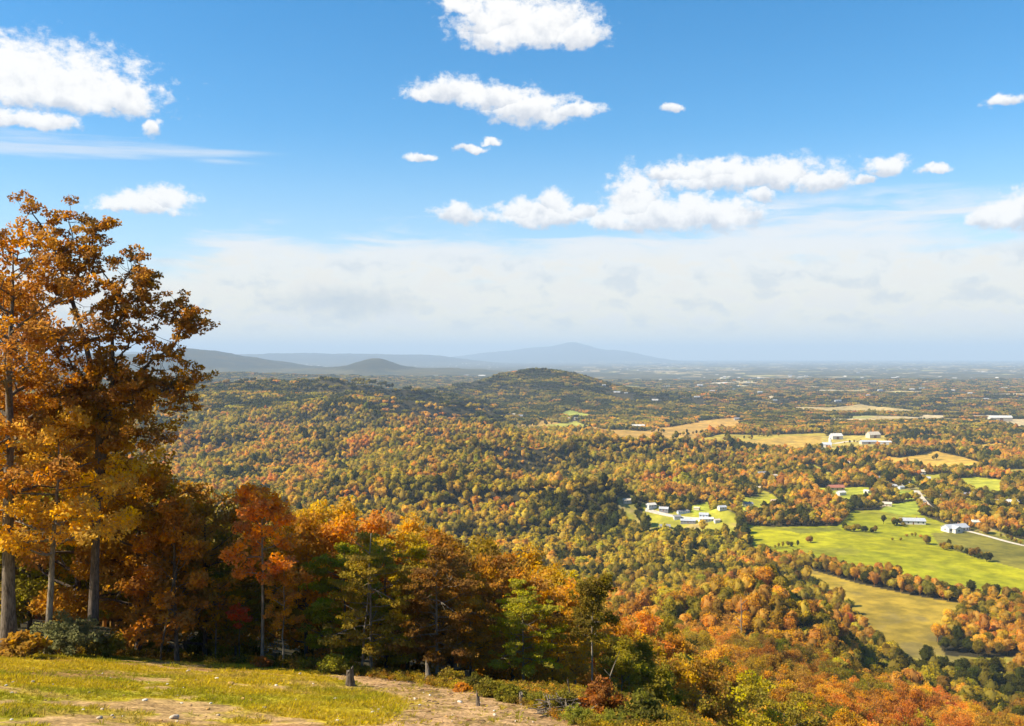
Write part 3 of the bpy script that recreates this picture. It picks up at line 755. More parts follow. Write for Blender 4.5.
# px of the trunk, distance, height (m), kind, colour, lean, label
EDGE = [
 (177, 50, 9.2, 'cone', 'amber', 'rust-orange tree with a thin trunk leaning left, right of the dense brown-gold tree'),
 (205, 53, 9.2, 'full', 'russet', 'dusky russet tree between the leaning trunk and the flame-red maple'),
 (160, 57, 9.0, 'full', 'rust', 'dusky rust tree in the shade behind the leaning thin trunk'),
 (263, 47.5, 9.3, 'slim', 'flame', 'flame-orange maple with a straight thin trunk, the reddest crown along the clearing'),
 (283, 47.2, 5.4, 'slim2', 'amber', 'short crooked sapling with amber leaves just right of the flame-orange maple'),
 (236, 54, 5.8, 'layer', 'olive', 'small olive tree with a slanting bare stem left of the flame-orange maple'),
 (306, 55, 9.0, 'round', 'amber', 'amber-gold tree standing right behind the flame-orange maple'),
 (322, 60, 9.8, 'full', 'gold', 'gold-topped tree between the flame-orange maple and the tall orange crown'),
 (352, 55, 9.4, 'full', 'orange', 'orange tree whose crown is the tallest in the middle of the wood edge'),
 (372, 47, 6.6, 'layer', 'olive', 'olive tree of flat leafy layers on a crooked pale trunk by the dark stump'),
 (386, 52, 8.2, 'layer2', 'ygreen', 'yellow-green tree of layered boughs behind the crooked pale trunk'),
 (345, 50, 7.2, 'layer2', 'olive', 'dark olive tree in the shade left of the crooked pale trunk'),
 (408, 57, 9.0, 'round', 'gold', 'gold-topped tree behind the layered yellow-green tree'),
 (438, 47, 6.2, 'layer', 'brown', 'brown-green tree with dark slim trunk behind the pale broken stump'),
 (452, 54, 8.6, 'full', 'rust', 'rusty brown tree above the bare earth bank'),
 (470, 49, 6.0, 'layer2', 'amber', 'amber tree of level boughs right of the pale broken stump'),
 (486, 58, 8.6, 'round2', 'brown', 'brown-orange tree with a narrow dark top above the amber layers'),
 (512, 55, 7.8, 'full', 'amber', 'dense amber tree left of the brightest gold crown'),
 (524, 48, 5.2, 'layer', 'ygreen', 'low yellow-green tree leaning over the foot of the earth bank'),
 (538, 62, 9.2, 'round', 'gold', 'brightest gold crown above the end of the earth bank'),
 (558, 56, 7.2, 'full', 'gold', 'golden tree right under the brightest gold crown'),
 (575, 60, 7.6, 'round2', 'yellow', 'yellow-gold tree just left of the dark green tree on its bare pale stem'),
 (592, 47.5, 6.0, 'slim', 'green', 'dark green tree on a long bare pale stem, standing alone before the gold trees'),
 (552, 49, 4.6, 'layer2', 'amber', 'small amber tree at the low end of the earth bank'),
 (612, 66, 8.2, 'full', 'orange', 'orange tree just right of the dark green tree on its bare stem'),
 (640, 128, 14.0, 'full', 'orange', 'broad bright orange crown right of the dark green tree'),
 (678, 132, 13.0, 'round', 'amber', 'broad amber-orange crown beside the bright orange one'),
 (622, 52, 4.6, 'round', 'olive', 'low olive-green tree at the bottom edge right of the bare pale stem'),
 (655, 56, 6.2, 'round', 'olive', 'mid-green tree below the broad bright orange crown'),
 (630, 63, 7.5, 'round', 'olive', 'olive tree just behind the low bottom trees, right of the bare pale stem'),
 (657, 72, 10.0, 'full', 'amber', 'amber tree rising behind the mid-green tree at the bottom'),
 (612, 78, 10.5, 'round2', 'amber', 'amber tree with a narrow crown behind the dark green tree on its bare stem'),
 (694, 82, 11.5, 'round', 'olive', 'large olive crown at the bottom, right of the amber one'),
 (738, 94, 13.5, 'full', 'ygreen', 'large yellow-green crown at the bottom below the russet crown'),
 (784, 106, 14.0, 'round2', 'olive', 'large olive crown at the bottom right of the yellow-green one'),
 (842, 120, 14.5, 'full', 'amber', 'large amber crown at the bottom on the right-hand slope'),
 (905, 132, 15.0, 'round', 'olive', 'large olive-brown crown at the bottom, second from the right corner'),
 (975, 140, 15.5, 'full', 'rust', 'large rust crown at the bottom right corner'),
 (716, 140, 12.5, 'full', 'russet', 'russet crown on the slope right of the two broad orange ones'),
 (262, 62, 9.2, 'full', 'brown', 'shaded brown tree seen behind the stem of the flame-orange maple'),
 (418, 62, 8.4, 'full', 'olive', 'dark olive tree deep in the shade of the wood edge'),
 (500, 64, 8.8, 'full', 'rust', 'rust-coloured tree deep behind the amber layers'),
 (226, 60, 8.0, 'full', 'olive', 'dark green tree in deep shade behind the slanting bare stem'),
 (120, 60, 10.5, 'full', 'olive', 'dark green tree in deep shade behind the double trunk of the open oak'),
 (30, 58, 10.0, 'full', 'olive', 'dark olive tree in deep shade between the two pale trunks at the left'),
 (-15, 60, 11.0, 'full', 'brown', 'shaded brown tree behind the thickest trunk'),
]
r2 = np.random.default_rng(91)
crown_words = dict(gold='gold', amber='amber', orange='orange', flame='flame-orange', red='red', rust='rust', brown='brown', russet='russet', ygreen='yellow-green', olive='olive', green='green', deep='deep-green', yellow='yellow')
for px, Y, Hh, kind, cname, lab in EDGE:
    tm, cm = TEMPL[kind]; loc = at(px, Y)
    nm = {'slim': 'slender_tree', 'slim2': 'sapling', 'cone': 'maple_tree', 'layer': 'beech_tree', 'layer2': 'beech_tree'}.get(kind, 'hardwood_tree')
    place(nm, tm, cm, loc, r2.uniform(0, 6.28), Hh / 10, tint(cname, r2, .08), lab, group='trees along the edge of the clearing')
    NEAR.append((px, HZ - (loc[2] + Hh * .7) / Y * F, cname))
# deeper shade trees behind the wall of the wood (unlabelled positions would be a blur: each is still a tree)
# ------------------------------------------------------------------ single trees on the slope
templ('s1', H=11, crown_w=8.4, base=0.14, seed=41, trunk_r=.17, limbs=20, subs=5, leaf=.155, per=92, clr=1.05, up=.4, sides=6)
templ('s2', H=11, crown_w=7.6, base=0.18, seed=42, trunk_r=.16, limbs=20, subs=5, leaf=.155, per=92, clr=.98, up=.5, sides=6)
templ('s3', H=11, crown_w=9.2, base=0.12, seed=43, trunk_r=.18, limbs=22, subs=5, leaf=.155, per=92, clr=1.1, up=.3, sides=6)
templ('s4', H=11, crown_w=6.4, base=0.14, seed=44, trunk_r=.14, limbs=20, subs=5, leaf=.155, per=92, clr=.9, up=.4, shape='cone', sides=6)
templ('s5', H=11, crown_w=8.8, base=0.2, seed=45, trunk_r=.16, limbs=20, subs=5, leaf=.155, per=92, clr=1.0, up=.2, flat=.5, sides=6)
templ('s6', H=11, crown_w=8.0, base=0.10, seed=46, trunk_r=.16, limbs=22, subs=5, leaf=.155, per=92, clr=1.1, up=.6, flat=.85, sides=6)

def scatter_points(y0, y1, sp, px0, px1, r):
    xs = np.arange(X_(px0, y1), X_(px1, y1), sp); ys = np.arange(y0, y1, sp * .92)
    A, B = np.meshgrid(xs, ys); A = A + (np.arange(len(ys)) % 2)[:, None] * sp * .5
    A = A + r.uniform(-.33, .33, A.shape) * sp; B = B + r.uniform(-.33, .33, B.shape) * sp
    A, B = A.ravel(), B.ravel(); px = 512 + F * A / B
    k = (px > px0) & (px < px1) & (B > y0) & (B < y1)
    return A[k], B[k]
def cover_free(X, Y, grow=1.0):
    ok = ~inside(CLEAR, X, Y)
    for nme, poly, c in FW: ok &= ~inside(poly, X, Y)
    return ok
def choose(X, Y, r):
    """autumn colour by place, with cloud shadow and hollow shade mixed in"""
    px = 512 + F * X / Y
    a = fbm(X, Y, 190, 4, 201) * 1.5; b = fbm(X, Y, 75, 3, 203) * 1.2; c = fbm(X, Y, 95, 3, 207)
    names = ['ygreen', 'olive', 'green', 'deep', 'gold', 'amber', 'orange', 'rust', 'red', 'russet', 'brown', 'yellow']
    ORD = [3, 2, 1, 10, 0, 11, 4, 5, 9, 7, 6, 8]
    n = len(X); Wt = np.zeros((n, len(names)))
    near = 1 - sstep(Y, 420, 700); farr = sstep(Y, 2250, 3300); rgt = sstep(px, 660, 780) * (1 - near)  # farr shifts distant woods darker and duller, for cloud shadow and haze
    mid = (1 - near) * (1 - farr)
    fo = folds(X, Y); green_side = np.clip(0.5 + a * 1.3 - (fo - .35) * .9, 0, 1); gold_side = 1 - green_side
    Wt[:, 0] = mid * (2.8 * green_side + 1.6) * (1 - .5 * rgt) + near * .55
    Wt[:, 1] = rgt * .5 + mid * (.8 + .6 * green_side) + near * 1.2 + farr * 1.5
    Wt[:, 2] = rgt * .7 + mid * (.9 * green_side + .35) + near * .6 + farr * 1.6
    Wt[:, 3] = mid * (np.clip(c * 3.0 - .3, 0, 2.0) + np.clip(.38 - fo, 0, 1) * 3.5) + near * .25 + farr * 3.0 + rgt * 1.3  # extra deep green in the hollows stands for the shade of the folds
    Wt[:, 4] = mid * (1.5 * gold_side + .2) + near * .7 + farr * .15
    Wt[:, 5] = rgt * .2 + mid * (.25 * gold_side + .05) + near * 1.3 + farr * .2
    Wt[:, 6] = mid * np.clip(b - .34, 0, 1) * 2.2 * (1 + .6 * rgt) + near * .45 + rgt * .10
    Wt[:, 7] = near * .4 + rgt * .25 + mid * np.clip(b, 0, 1) * .15
    Wt[:, 8] = mid * np.clip(b - .5, 0, 1) * .5 + near * .006 + rgt * .012
    Wt[:, 9] = near * .7 + rgt * .35 + mid * np.clip(b, 0, 1) * .2 + farr * .12 + mid * .04
    Wt[:, 10] = near * .45 + rgt * .5 + farr * .2
    Wt[:, 11] = mid * (.22 * gold_side) + near * .12
    # the dark wooded knolls and the spur
    dk = np.exp(-(((px - 580) / 70) ** 2 + ((Y - 1130) / 80) ** 2)); Wt[:, 2:4] += dk[:, None] * 3
    dk2 = np.exp(-(((px - 735) / 60) ** 2 + ((Y - 455) / 26) ** 2)); Wt[:, 3] += dk2 * 3; Wt[:, 2] += dk2 * 1.2
    ex = np.exp(-(((px - 815) / 45) ** 2 + ((Y - 478) / 24) ** 2)) + np.exp(-(((px - 980) / 60) ** 2 + ((Y - 650) / 60) ** 2)) * .7
    Wt[:, 6] += ex * .9; Wt[:, 5] += ex * 1.1; Wt[:, 4] += ex * 1.2; Wt[:, 1] += ex * 1.4; Wt[:, 2] += ex * .8
    cloud_shade = np.exp(-(((px - 545) / 75) ** 2 + ((Y - 4350) / 550) ** 2) * .8) + .55 * np.exp(-(((px - 300) / 190) ** 2 + ((Y - 2850) / 420) ** 2))  # cloud shadow over dome and left hill, put into the tree colours
    Wt[:, 3] += cloud_shade * 7; Wt[:, 2] += cloud_shade * 3; Wt[:, 1] += cloud_shade * 1.5
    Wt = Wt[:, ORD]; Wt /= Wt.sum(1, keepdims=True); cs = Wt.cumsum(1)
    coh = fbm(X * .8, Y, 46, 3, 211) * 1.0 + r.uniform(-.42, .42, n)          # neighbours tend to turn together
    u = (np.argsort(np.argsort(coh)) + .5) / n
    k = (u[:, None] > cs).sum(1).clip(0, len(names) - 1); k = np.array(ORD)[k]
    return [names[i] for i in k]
r3 = np.random.default_rng(301)
sx, sy = scatter_points(66, 440, 9.2, 470, 1060, r3)
keep = cover_free(sx, sy)
edge_xy = np.array([(X_(p, y), y) for p, y, *_ in EDGE])
dmin = np.min(np.hypot(sx[:, None] - edge_xy[None, :, 0], sy[:, None] - edge_xy[None, :, 1]), axis=1)
spx = 512 + F * sx / sy
keep &= (dmin > 5.0) & ~((spx < 560) & (sy > 100))
sx, sy, spx = sx[keep], sy[keep], spx[keep]
# a tree counts when some of it can be seen over the ones before it
sz = height(sx, sy); order = np.argsort(sy); sh_ = r3.uniform(10.0, 15.5, len(sx)) * np.interp(sy, [66, 120, 170], [.66, .84, 1.0])
if True:
    cols = choose(sx, sy, r3); sil = np.full(1400, 900.0); pick = []
    for i in order:
        topy = HZ - (sz[i] + sh_[i]) / sy[i] * F
        hw = 3.6 / sy[i] * F
        a, b = int(max(0, spx[i] - hw)), int(min(1399, spx[i] + hw))
        vis = (sil[a:b + 1] - topy)
        if b < 0 or a > 1030 or topy > 735: continue
        if vis.max() < 2: continue
        pick.append(i); prof = topy + 2 + (np.abs(np.arange(a, b + 1) - spx[i]) / max(hw, 1)) ** 2 * hw * .9; sil[a:b + 1] = np.minimum(sil[a:b + 1], prof)
    print('visible on slope', len(pick)); pick = pick[:258]
PICKED = np.array(pick)
SL_MAXY = float(sy[PICKED].max())
def side_words(dx, dy):
    if abs(dx) > abs(dy): return 'right of' if dx > 0 else 'left of'
    return 'below' if dy > 0 else 'above'
recs = []
for i in pick:
    recs.append((float(spx[i]), float(HZ - (sz[i] + sh_[i] * .75) / sy[i] * F), cols[i], i))
allpts = [(a, b, c) for a, b, c, _ in recs] + NEAR
used = set()
def tree_label(px, py, cname, hgt_, rank):
    size = 'small' if hgt_ < 10.6 else ('tall' if hgt_ > 13.2 else 'mid-sized')
    ds = sorted(((px - a) ** 2 + (py - b) ** 2, a, b, c) for a, b, c in allpts if (a, b) != (px, py))
    if py > 690: place_ = 'at the bottom edge'
    elif py < 618: place_ = 'high on the wooded spur'
    elif px > 900: place_ = 'by the low meadow'
    elif px > 780: place_ = 'on the right-hand slope'
    elif px > 660: place_ = 'in mid slope'
    else: place_ = 'near the earth bank'
    for a_ in range(6):
        for b_ in range(a_ + 1, 7):
            n1, n2 = ds[a_], ds[b_]
            t = f"{size} {crown_words[cname]} tree {place_}, {side_words(px - n1[1], py - n1[2])} a {crown_words[n1[3]]} and {side_words(px - n2[1], py - n2[2])} a {crown_words[n2[3]]}"
            t = t.replace('tree at the bottom edge', 'tree at the bottom').replace('high on the wooded spur', 'on the spur').replace('on the right-hand slope', 'on the right slope')
            t = t.replace('a amber', 'an amber').replace('a orange', 'an orange').replace('a olive', 'an olive')
            if t not in used: used.add(t); return t
    return t
kinds = ['s1', 's2', 's3', 's4', 's5', 's6']
for px, py, cname, i in recs:
    k = kinds[int(r3.integers(0, 6))]; tm, cm = TEMPL[k]
    place('hardwood_tree', tm, cm, (sx[i], sy[i], sz[i]), r3.uniform(0, 6.28), sh_[i] / 11, tint(cname, r3, .12), tree_label(px, py, cname, sh_[i], i), group='trees on the slope below the clearing')

# ------------------------------------------------------------------ woodland out to the hills: instanced on one object
def blob(r, n_clump, rad, h, q, size, solid):
    el_ = np.array([r.uniform(.78, 1.2), r.uniform(.78, 1.2)]); top_ = r.uniform(-.35, .35, 2) * rad * .5; taper = r.uniform(-.35, .45)
    """far-off crown: leafy clumps round an added light-blocking body, darkened as inner shade"""
    C_ = []; Rr_ = []
    for i in range(n_clump):
        d = r.normal(size=3); d /= np.linalg.norm(d); d[2] = abs(d[2]) * 1.0 - .25
        tz = 1 - taper * d[2]; C_.append((d[0] * rad * .70 * el_[0] * tz + top_[0] * d[2], d[1] * rad * .70 * el_[1] * tz + top_[1] * d[2], h * .58 + d[2] * h * .34 * r.uniform(.85, 1.2))); Rr_.append(rad * r.uniform(.18, .46))
    P = leaf_cloud(C_, Rr_, q, size, r, flat=.8, norm_out=.4)
    parts = [P]
    if solid:  # opaque body added to block light; its darker value stands for crown shade
        Vs = []; Fs = []; nl, na = 5, 8; sid = []
        for a in range(nl + 1):
            th = math.pi * a / nl
            for b in range(na):
                ph = 2 * math.pi * b / na; k = .86 + r.normal(0, .12)
                Vs.append((math.sin(th) * math.cos(ph) * rad * .74 * k, math.sin(th) * math.sin(ph) * rad * .74 * k, h * .55 + math.cos(th) * h * .36 * k))
        for a in range(nl):
            for b in range(na): Fs.append((a * na + b, (a + 1) * na + b, (a + 1) * na + (b + 1) % na, a * na + (b + 1) % na))
        vary = np.tile([.5, .25, 1, 1], (len(Fs), 1)); parts.append((np.array(Vs), np.array(Fs), vary))
        # trunk
        tv = []; 
        for z_, w_ in ((-1.5, .3), (h * .5, .18)):
            for b in range(4): tv.append((w_ * math.cos(b * math.pi / 2), w_ * math.sin(b * math.pi / 2), z_))
        tf = [(b, (b + 1) % 4, 4 + (b + 1) % 4, 4 + b) for b in range(4)]
        parts.append((np.array(tv), np.array(tf), np.tile([.5, 0, 1, 1], (4, 1))))
    return parts
def library(nm, builders):
    c = bpy.data.collections.new(nm)
    for i, parts in enumerate(builders):
        me = leaves_mesh(f'{nm}_{i:02d}', parts, WOODLEAF); o = bpy.data.objects.new(f'{nm}_{i:02d}', me); c.objects.link(o)
    return c
r4 = np.random.default_rng(401)
LIB_A = library('near_crown', [blob(r4, 24, r4.uniform(3.9, 5.6), r_h, 62, .40, True) for r_h in (11, 12, 10, 14, 11, 9.5, 13, 8.5, 12, 15)])
LIB_B = library('mid_crown', [blob(r4, 13, r4.uniform(4.2, 6.2), r_h, 22, .85, True) for r_h in (11, 12, 10, 14, 12, 9)])
def clump(r):
    out = []
    for i in range(9):
        ox, oy = r.uniform(-13, 13, 2); s = r.uniform(.8, 1.25)
        for V, Fc, a in blob(r, 5, 5.6 * s, 11.5 * s, 7, 2.1, True):
            a = a.copy(); a[:, 1] = np.clip(a[:, 1] * .6 + r.uniform(0, .4), 0, 1); a[:, 0] = np.clip(a[:, 0] * .5 + r.uniform(0, .5), 0, 1)
            out.append((V + np.array([ox, oy, 0]), Fc, a))
    return out
LIB_C = library('far_clump', [clump(r4) for _ in range(5)])

def gn_scatter(name, X, Y, Z, tints, scales, lib, kind='stuff', extra_rot=None, material=None, tilt=None):
    n = len(X)
    me = bpy.data.meshes.new(name); me.vertices.add(n)
    me.vertices.foreach_set('co', np.stack([X, Y, Z], -1).astype(np.float32).ravel())
    a = me.attributes.new('tint', 'FLOAT_COLOR', 'POINT'); a.data.foreach_set('color', np.asarray(tints, np.float32).ravel())
    a = me.attributes.new('sc', 'FLOAT_VECTOR', 'POINT'); a.data.foreach_set('vector', np.asarray(scales, np.float32).ravel())
    rot = np.zeros((n, 3), np.float32); rot[:, 2] = np.random.default_rng(n).uniform(0, 6.28, n)
    a = me.attributes.new('rt', 'FLOAT_VECTOR', 'POINT'); a.data.foreach_set('vector', rot.ravel())
    a = me.attributes.new('pick', 'INT', 'POINT'); a.data.foreach_set('value', np.random.default_rng(n + 1).integers(0, 100, n).astype(np.int32))
    o = link(name, me)
    ng = bpy.data.node_groups.new(name + '_nodes', 'GeometryNodeTree')
    ng.interface.new_socket('Geometry', in_out='INPUT', socket_type='NodeSocketGeometry'); ng.interface.new_socket('Geometry', in_out='OUTPUT', socket_type='NodeSocketGeometry')
    N = ng.nodes; L = ng.links
    gi_ = N.new('NodeGroupInput'); go_ = N.new('NodeGroupOutput'); io = N.new('GeometryNodeInstanceOnPoints')
    ci = N.new('GeometryNodeCollectionInfo'); ci.inputs['Collection'].default_value = lib; ci.inputs['Separate Children'].default_value = True; ci.inputs['Reset Children'].default_value = True
    def attr(nm, ty):
        q_ = N.new('GeometryNodeInputNamedAttribute'); q_.data_type = ty; q_.inputs['Name'].default_value = nm; return q_.outputs['Attribute']
    L.new(gi_.outputs[0], io.inputs['Points']); L.new(ci.outputs[0], io.inputs['Instance'])
    io.inputs['Pick Instance'].default_value = True
    L.new(attr('pick', 'INT'), io.inputs['Instance Index']); L.new(attr('sc', 'FLOAT_VECTOR'), io.inputs['Scale'])
    e2r = N.new('FunctionNodeEulerToRotation'); L.new(attr('rt', 'FLOAT_VECTOR'), e2r.inputs[0]); L.new(e2r.outputs[0], io.inputs['Rotation'])
    L.new(io.outputs[0], go_.inputs[0])
    md = o.modifiers.new('scatter', 'NODES'); md.node_group = ng
    return tag(o, kind=kind)

HOUSE_CLEAR = []     # filled before the woodland is sown (x, y, radius)
# ------------------------------------------------------------------ houses and farm buildings
def flatmat(name, c1, c2, scale=3.0, rough=.8):
    m, n = newmat(name); t = n.new('ShaderNodeTexCoord')
    a = n.noise(t.outputs['Object'], scale, 5, .6)
    return finish(m, n, n.mix(n.rng(a, .35, .65), c1, c2), rough)
def objmat(name, stripes=None, rough=.7):
    m, n = newmat(name); oi = n.new('ShaderNodeObjectInfo'); t = n.new('ShaderNodeTexCoord')
    a = n.noise(t.outputs['Object'], .8, 5, .6)
    f = n.mix(n.rng(a, .3, .7), (0.84, 0.83, 0.82), (1.08, 1.07, 1.05))
    wv2 = n.new('ShaderNodeTexWave', wave_type='BANDS', bands_direction=stripes or 'Z'); wv2.inputs['Scale'].default_value = 1.3
    n.put(wv2.inputs['Vector'], t.outputs['Object'])
    f = n.mix(n.rng(wv2.outputs['Fac'], 0, .3, .18, 0.0), f, (.55, .55, .55))
    return finish(m, n, n.mix(1.0, oi.outputs['Color'], f, 'MULTIPLY'), rough)
WALL = objmat('painted_siding', 'Z'); ROOF = objmat('roofing', 'X', .55)
GLASS = flatmat('window_glass', (.04, .05, .06), (.08, .09, .11), 1, .15)
DOORM = flatmat('door_paint', (.16, .07, .04), (.22, .10, .06))
BRICK = flatmat('chimney_brick', (.24, .10, .07), (.34, .17, .12), 8)
CONCRETE = flatmat('concrete', (.42, .41, .39), (.55, .54, .51))

def boxes(name, bl, mat, parent=None):
    V = []; Fc = []
    for (x0, x1, y0, y1, z0, z1) in bl:
        o = len(V); V += [(x0, y0, z0), (x1, y0, z0), (x1, y1, z0), (x0, y1, z0), (x0, y0, z1), (x1, y0, z1), (x1, y1, z1), (x0, y1, z1)]
        Fc += [(o, o + 3, o + 2, o + 1), (o + 4, o + 5, o + 6, o + 7), (o, o + 1, o + 5, o + 4), (o + 1, o + 2, o + 6, o + 5), (o + 2, o + 3, o + 7, o + 6), (o + 3, o, o + 4, o + 7)]
    me = bpy.data.meshes.new(name); me.from_pydata(V, [], Fc); me.materials.append(mat); me.update()
    return link(name, me, parent)
def house(L=12, Dp=8, H=2.8, pitch=.5, kind='house', wing=False):
    """long side along x; returns an Empty with its parts"""
    e = empty('house' if kind == 'house' else kind, (0, 0, 0))
    a, b = L / 2, Dp / 2; rh = b * pitch
    V = [(-a, -b, -2), (a, -b, -2), (a, b, -2), (-a, b, -2), (-a, -b, H), (a, -b, H), (a, b, H), (-a, b, H), (-a, 0, H + rh), (a, 0, H + rh)]
    Fc = [(0, 1, 5, 4), (2, 3, 7, 6), (1, 2, 6, 9, 5), (3, 0, 4, 8, 7)]
    if wing:
        o = len(V); wx0, wx1, wy = -a * .75, -a * .75 + Dp * .8, -b - Dp * .45; m_ = (wx0 + wx1) / 2; wr = (wx1 - wx0) / 2 * pitch
        V += [(wx0, -b, -2), (wx0, wy, -2), (wx1, wy, -2), (wx1, -b, -2), (wx0, -b, H), (wx0, wy, H), (wx1, wy, H), (wx1, -b, H), (m_, wy, H + wr)]
        Fc += [(o + 0, o + 1, o + 5, o + 4), (o + 1, o + 2, o + 6, o + 8, o + 5), (o + 2, o + 3, o + 7, o + 6)]
    me = bpy.data.meshes.new('wall'); me.from_pydata(V, [], Fc); me.materials.append(WALL); me.update(); wl = link('wall', me, e)
    ov = .45; t = .16; s = ov * pitch
    def slab(p):  # four corners, thickened downward
        lo = [(x, y, z - t) for x, y, z in p]; V_ = list(p) + lo
        return V_, [(0, 1, 2, 3), (7, 6, 5, 4), (0, 4, 5, 1), (1, 5, 6, 2), (2, 6, 7, 3), (3, 7, 4, 0)]
    V = []; Fc = []
    up_ = H + rh + .14
    sl_ = [[(-a - ov, -b - ov, H - s + .14), (a + ov, -b - ov, H - s + .14), (a + ov, -.0, up_), (-a - ov, -.0, up_)],
           [(a + ov, b + ov, H - s + .14), (-a - ov, b + ov, H - s + .14), (-a - ov, .0, up_), (a + ov, .0, up_)]]
    if wing:
        top = H + wr + .16
        sl_ += [[(wx0 - ov, wy - ov, H - s + .16), (m_, wy - ov, top), (m_, 0, top), (wx0 - ov, -b * .98, H - s + .16)][::-1],
                [(m_, wy - ov, top), (wx1 + ov, wy - ov, H - s + .16), (wx1 + ov, -b * .98, H - s + .16), (m_, 0, top)][::-1]]
    for p in sl_:
        v_, f_ = slab(p); o = len(V); V += v_; Fc += [tuple(i + o for i in q_) for q_ in f_]
    me = bpy.data.meshes.new('roof'); me.from_pydata(V, [], Fc); me.materials.append(ROOF); me.update(); rf = link('roof', me, e)
    if kind == 'house':
        nwin = max(2, int(L / 3.2))
        for i in range(nwin):
            x = -a + L * (i + .5) / nwin
            if i == nwin // 2:
                boxes('door', [(x - .5, x + .5, -b - .06, -b + .02, 0, 2.1)], DOORM, e)
            elif not (wing and wx0 - .8 < x < wx1 + .8):
                boxes('window', [(x - .6, x + .6, -b - .05, -b + .02, 1.0, 2.2)], GLASS, e)
        boxes('window', [(a - .02, a + .05, -.6, .6, 1.0, 2.2)], GLASS, e)
        boxes('window', [(-a - .05, -a + .02, -.6, .6, 1.0, 2.2)], GLASS, e)
        if wing: boxes('window', [(m_ - .8, m_ + .8, wy - .05, wy + .02, 1.0, 2.2)], GLASS, e)
        boxes('chimney', [(a * .35, a * .35 + .8, .3, 1.0, H, H + rh + .9)], BRICK, rf)
    elif kind == 'barn':
        boxes('door', [(-1.9, 1.9, -b - .08, -b + .02, 0, min(H - .3, 3.4))], DOORM, e)
        boxes('door', [(a - .02, a + .08, -1.5, 1.5, 0, min(H - .3, 3.2))], DOORM, e)
    return e
def copy_tree(o, parent=None):
    c = o.copy(); COL.objects.link(c); c.parent = parent
    for ch in list(o.children): copy_tree(ch, c)
    return c
PROTO = {'small': house(11, 7.5, 2.7, .5), 'long': house(19, 8, 2.8, .42), 'wing': house(20, 9, 3.0, .5, wing=True), 'barn': house(16, 11, 4.4, .6, 'barn'), 'longbarn': house(26, 11, 3.8, .38, 'barn'), 'shed': house(7, 5, 2.5, .45, 'shed')}
for k_, (a_, b_) in {'small': (11, 7.5), 'long': (19, 8), 'wing': (20, 9), 'barn': (16, 11), 'longbarn': (26, 11), 'shed': (7, 5)}.items(): PROTO[k_]['L'] = a_
used_proto = set()
WHITE = (.60, .59, .56, 1); CREAM = (.52, .46, .37, 1); PALEBLUE = (.55, .62, .70, 1); GREY = (.24, .24, .26, 1); TIN = (.40, .43, .48, 1); BROWN = (.20, .12, .08, 1); REDB = (.36, .14, .09, 1); TAN = (.48, .36, .24, 1); DARKR = (.17, .16, .16, 1); PINK = (.55, .40, .33, 1)
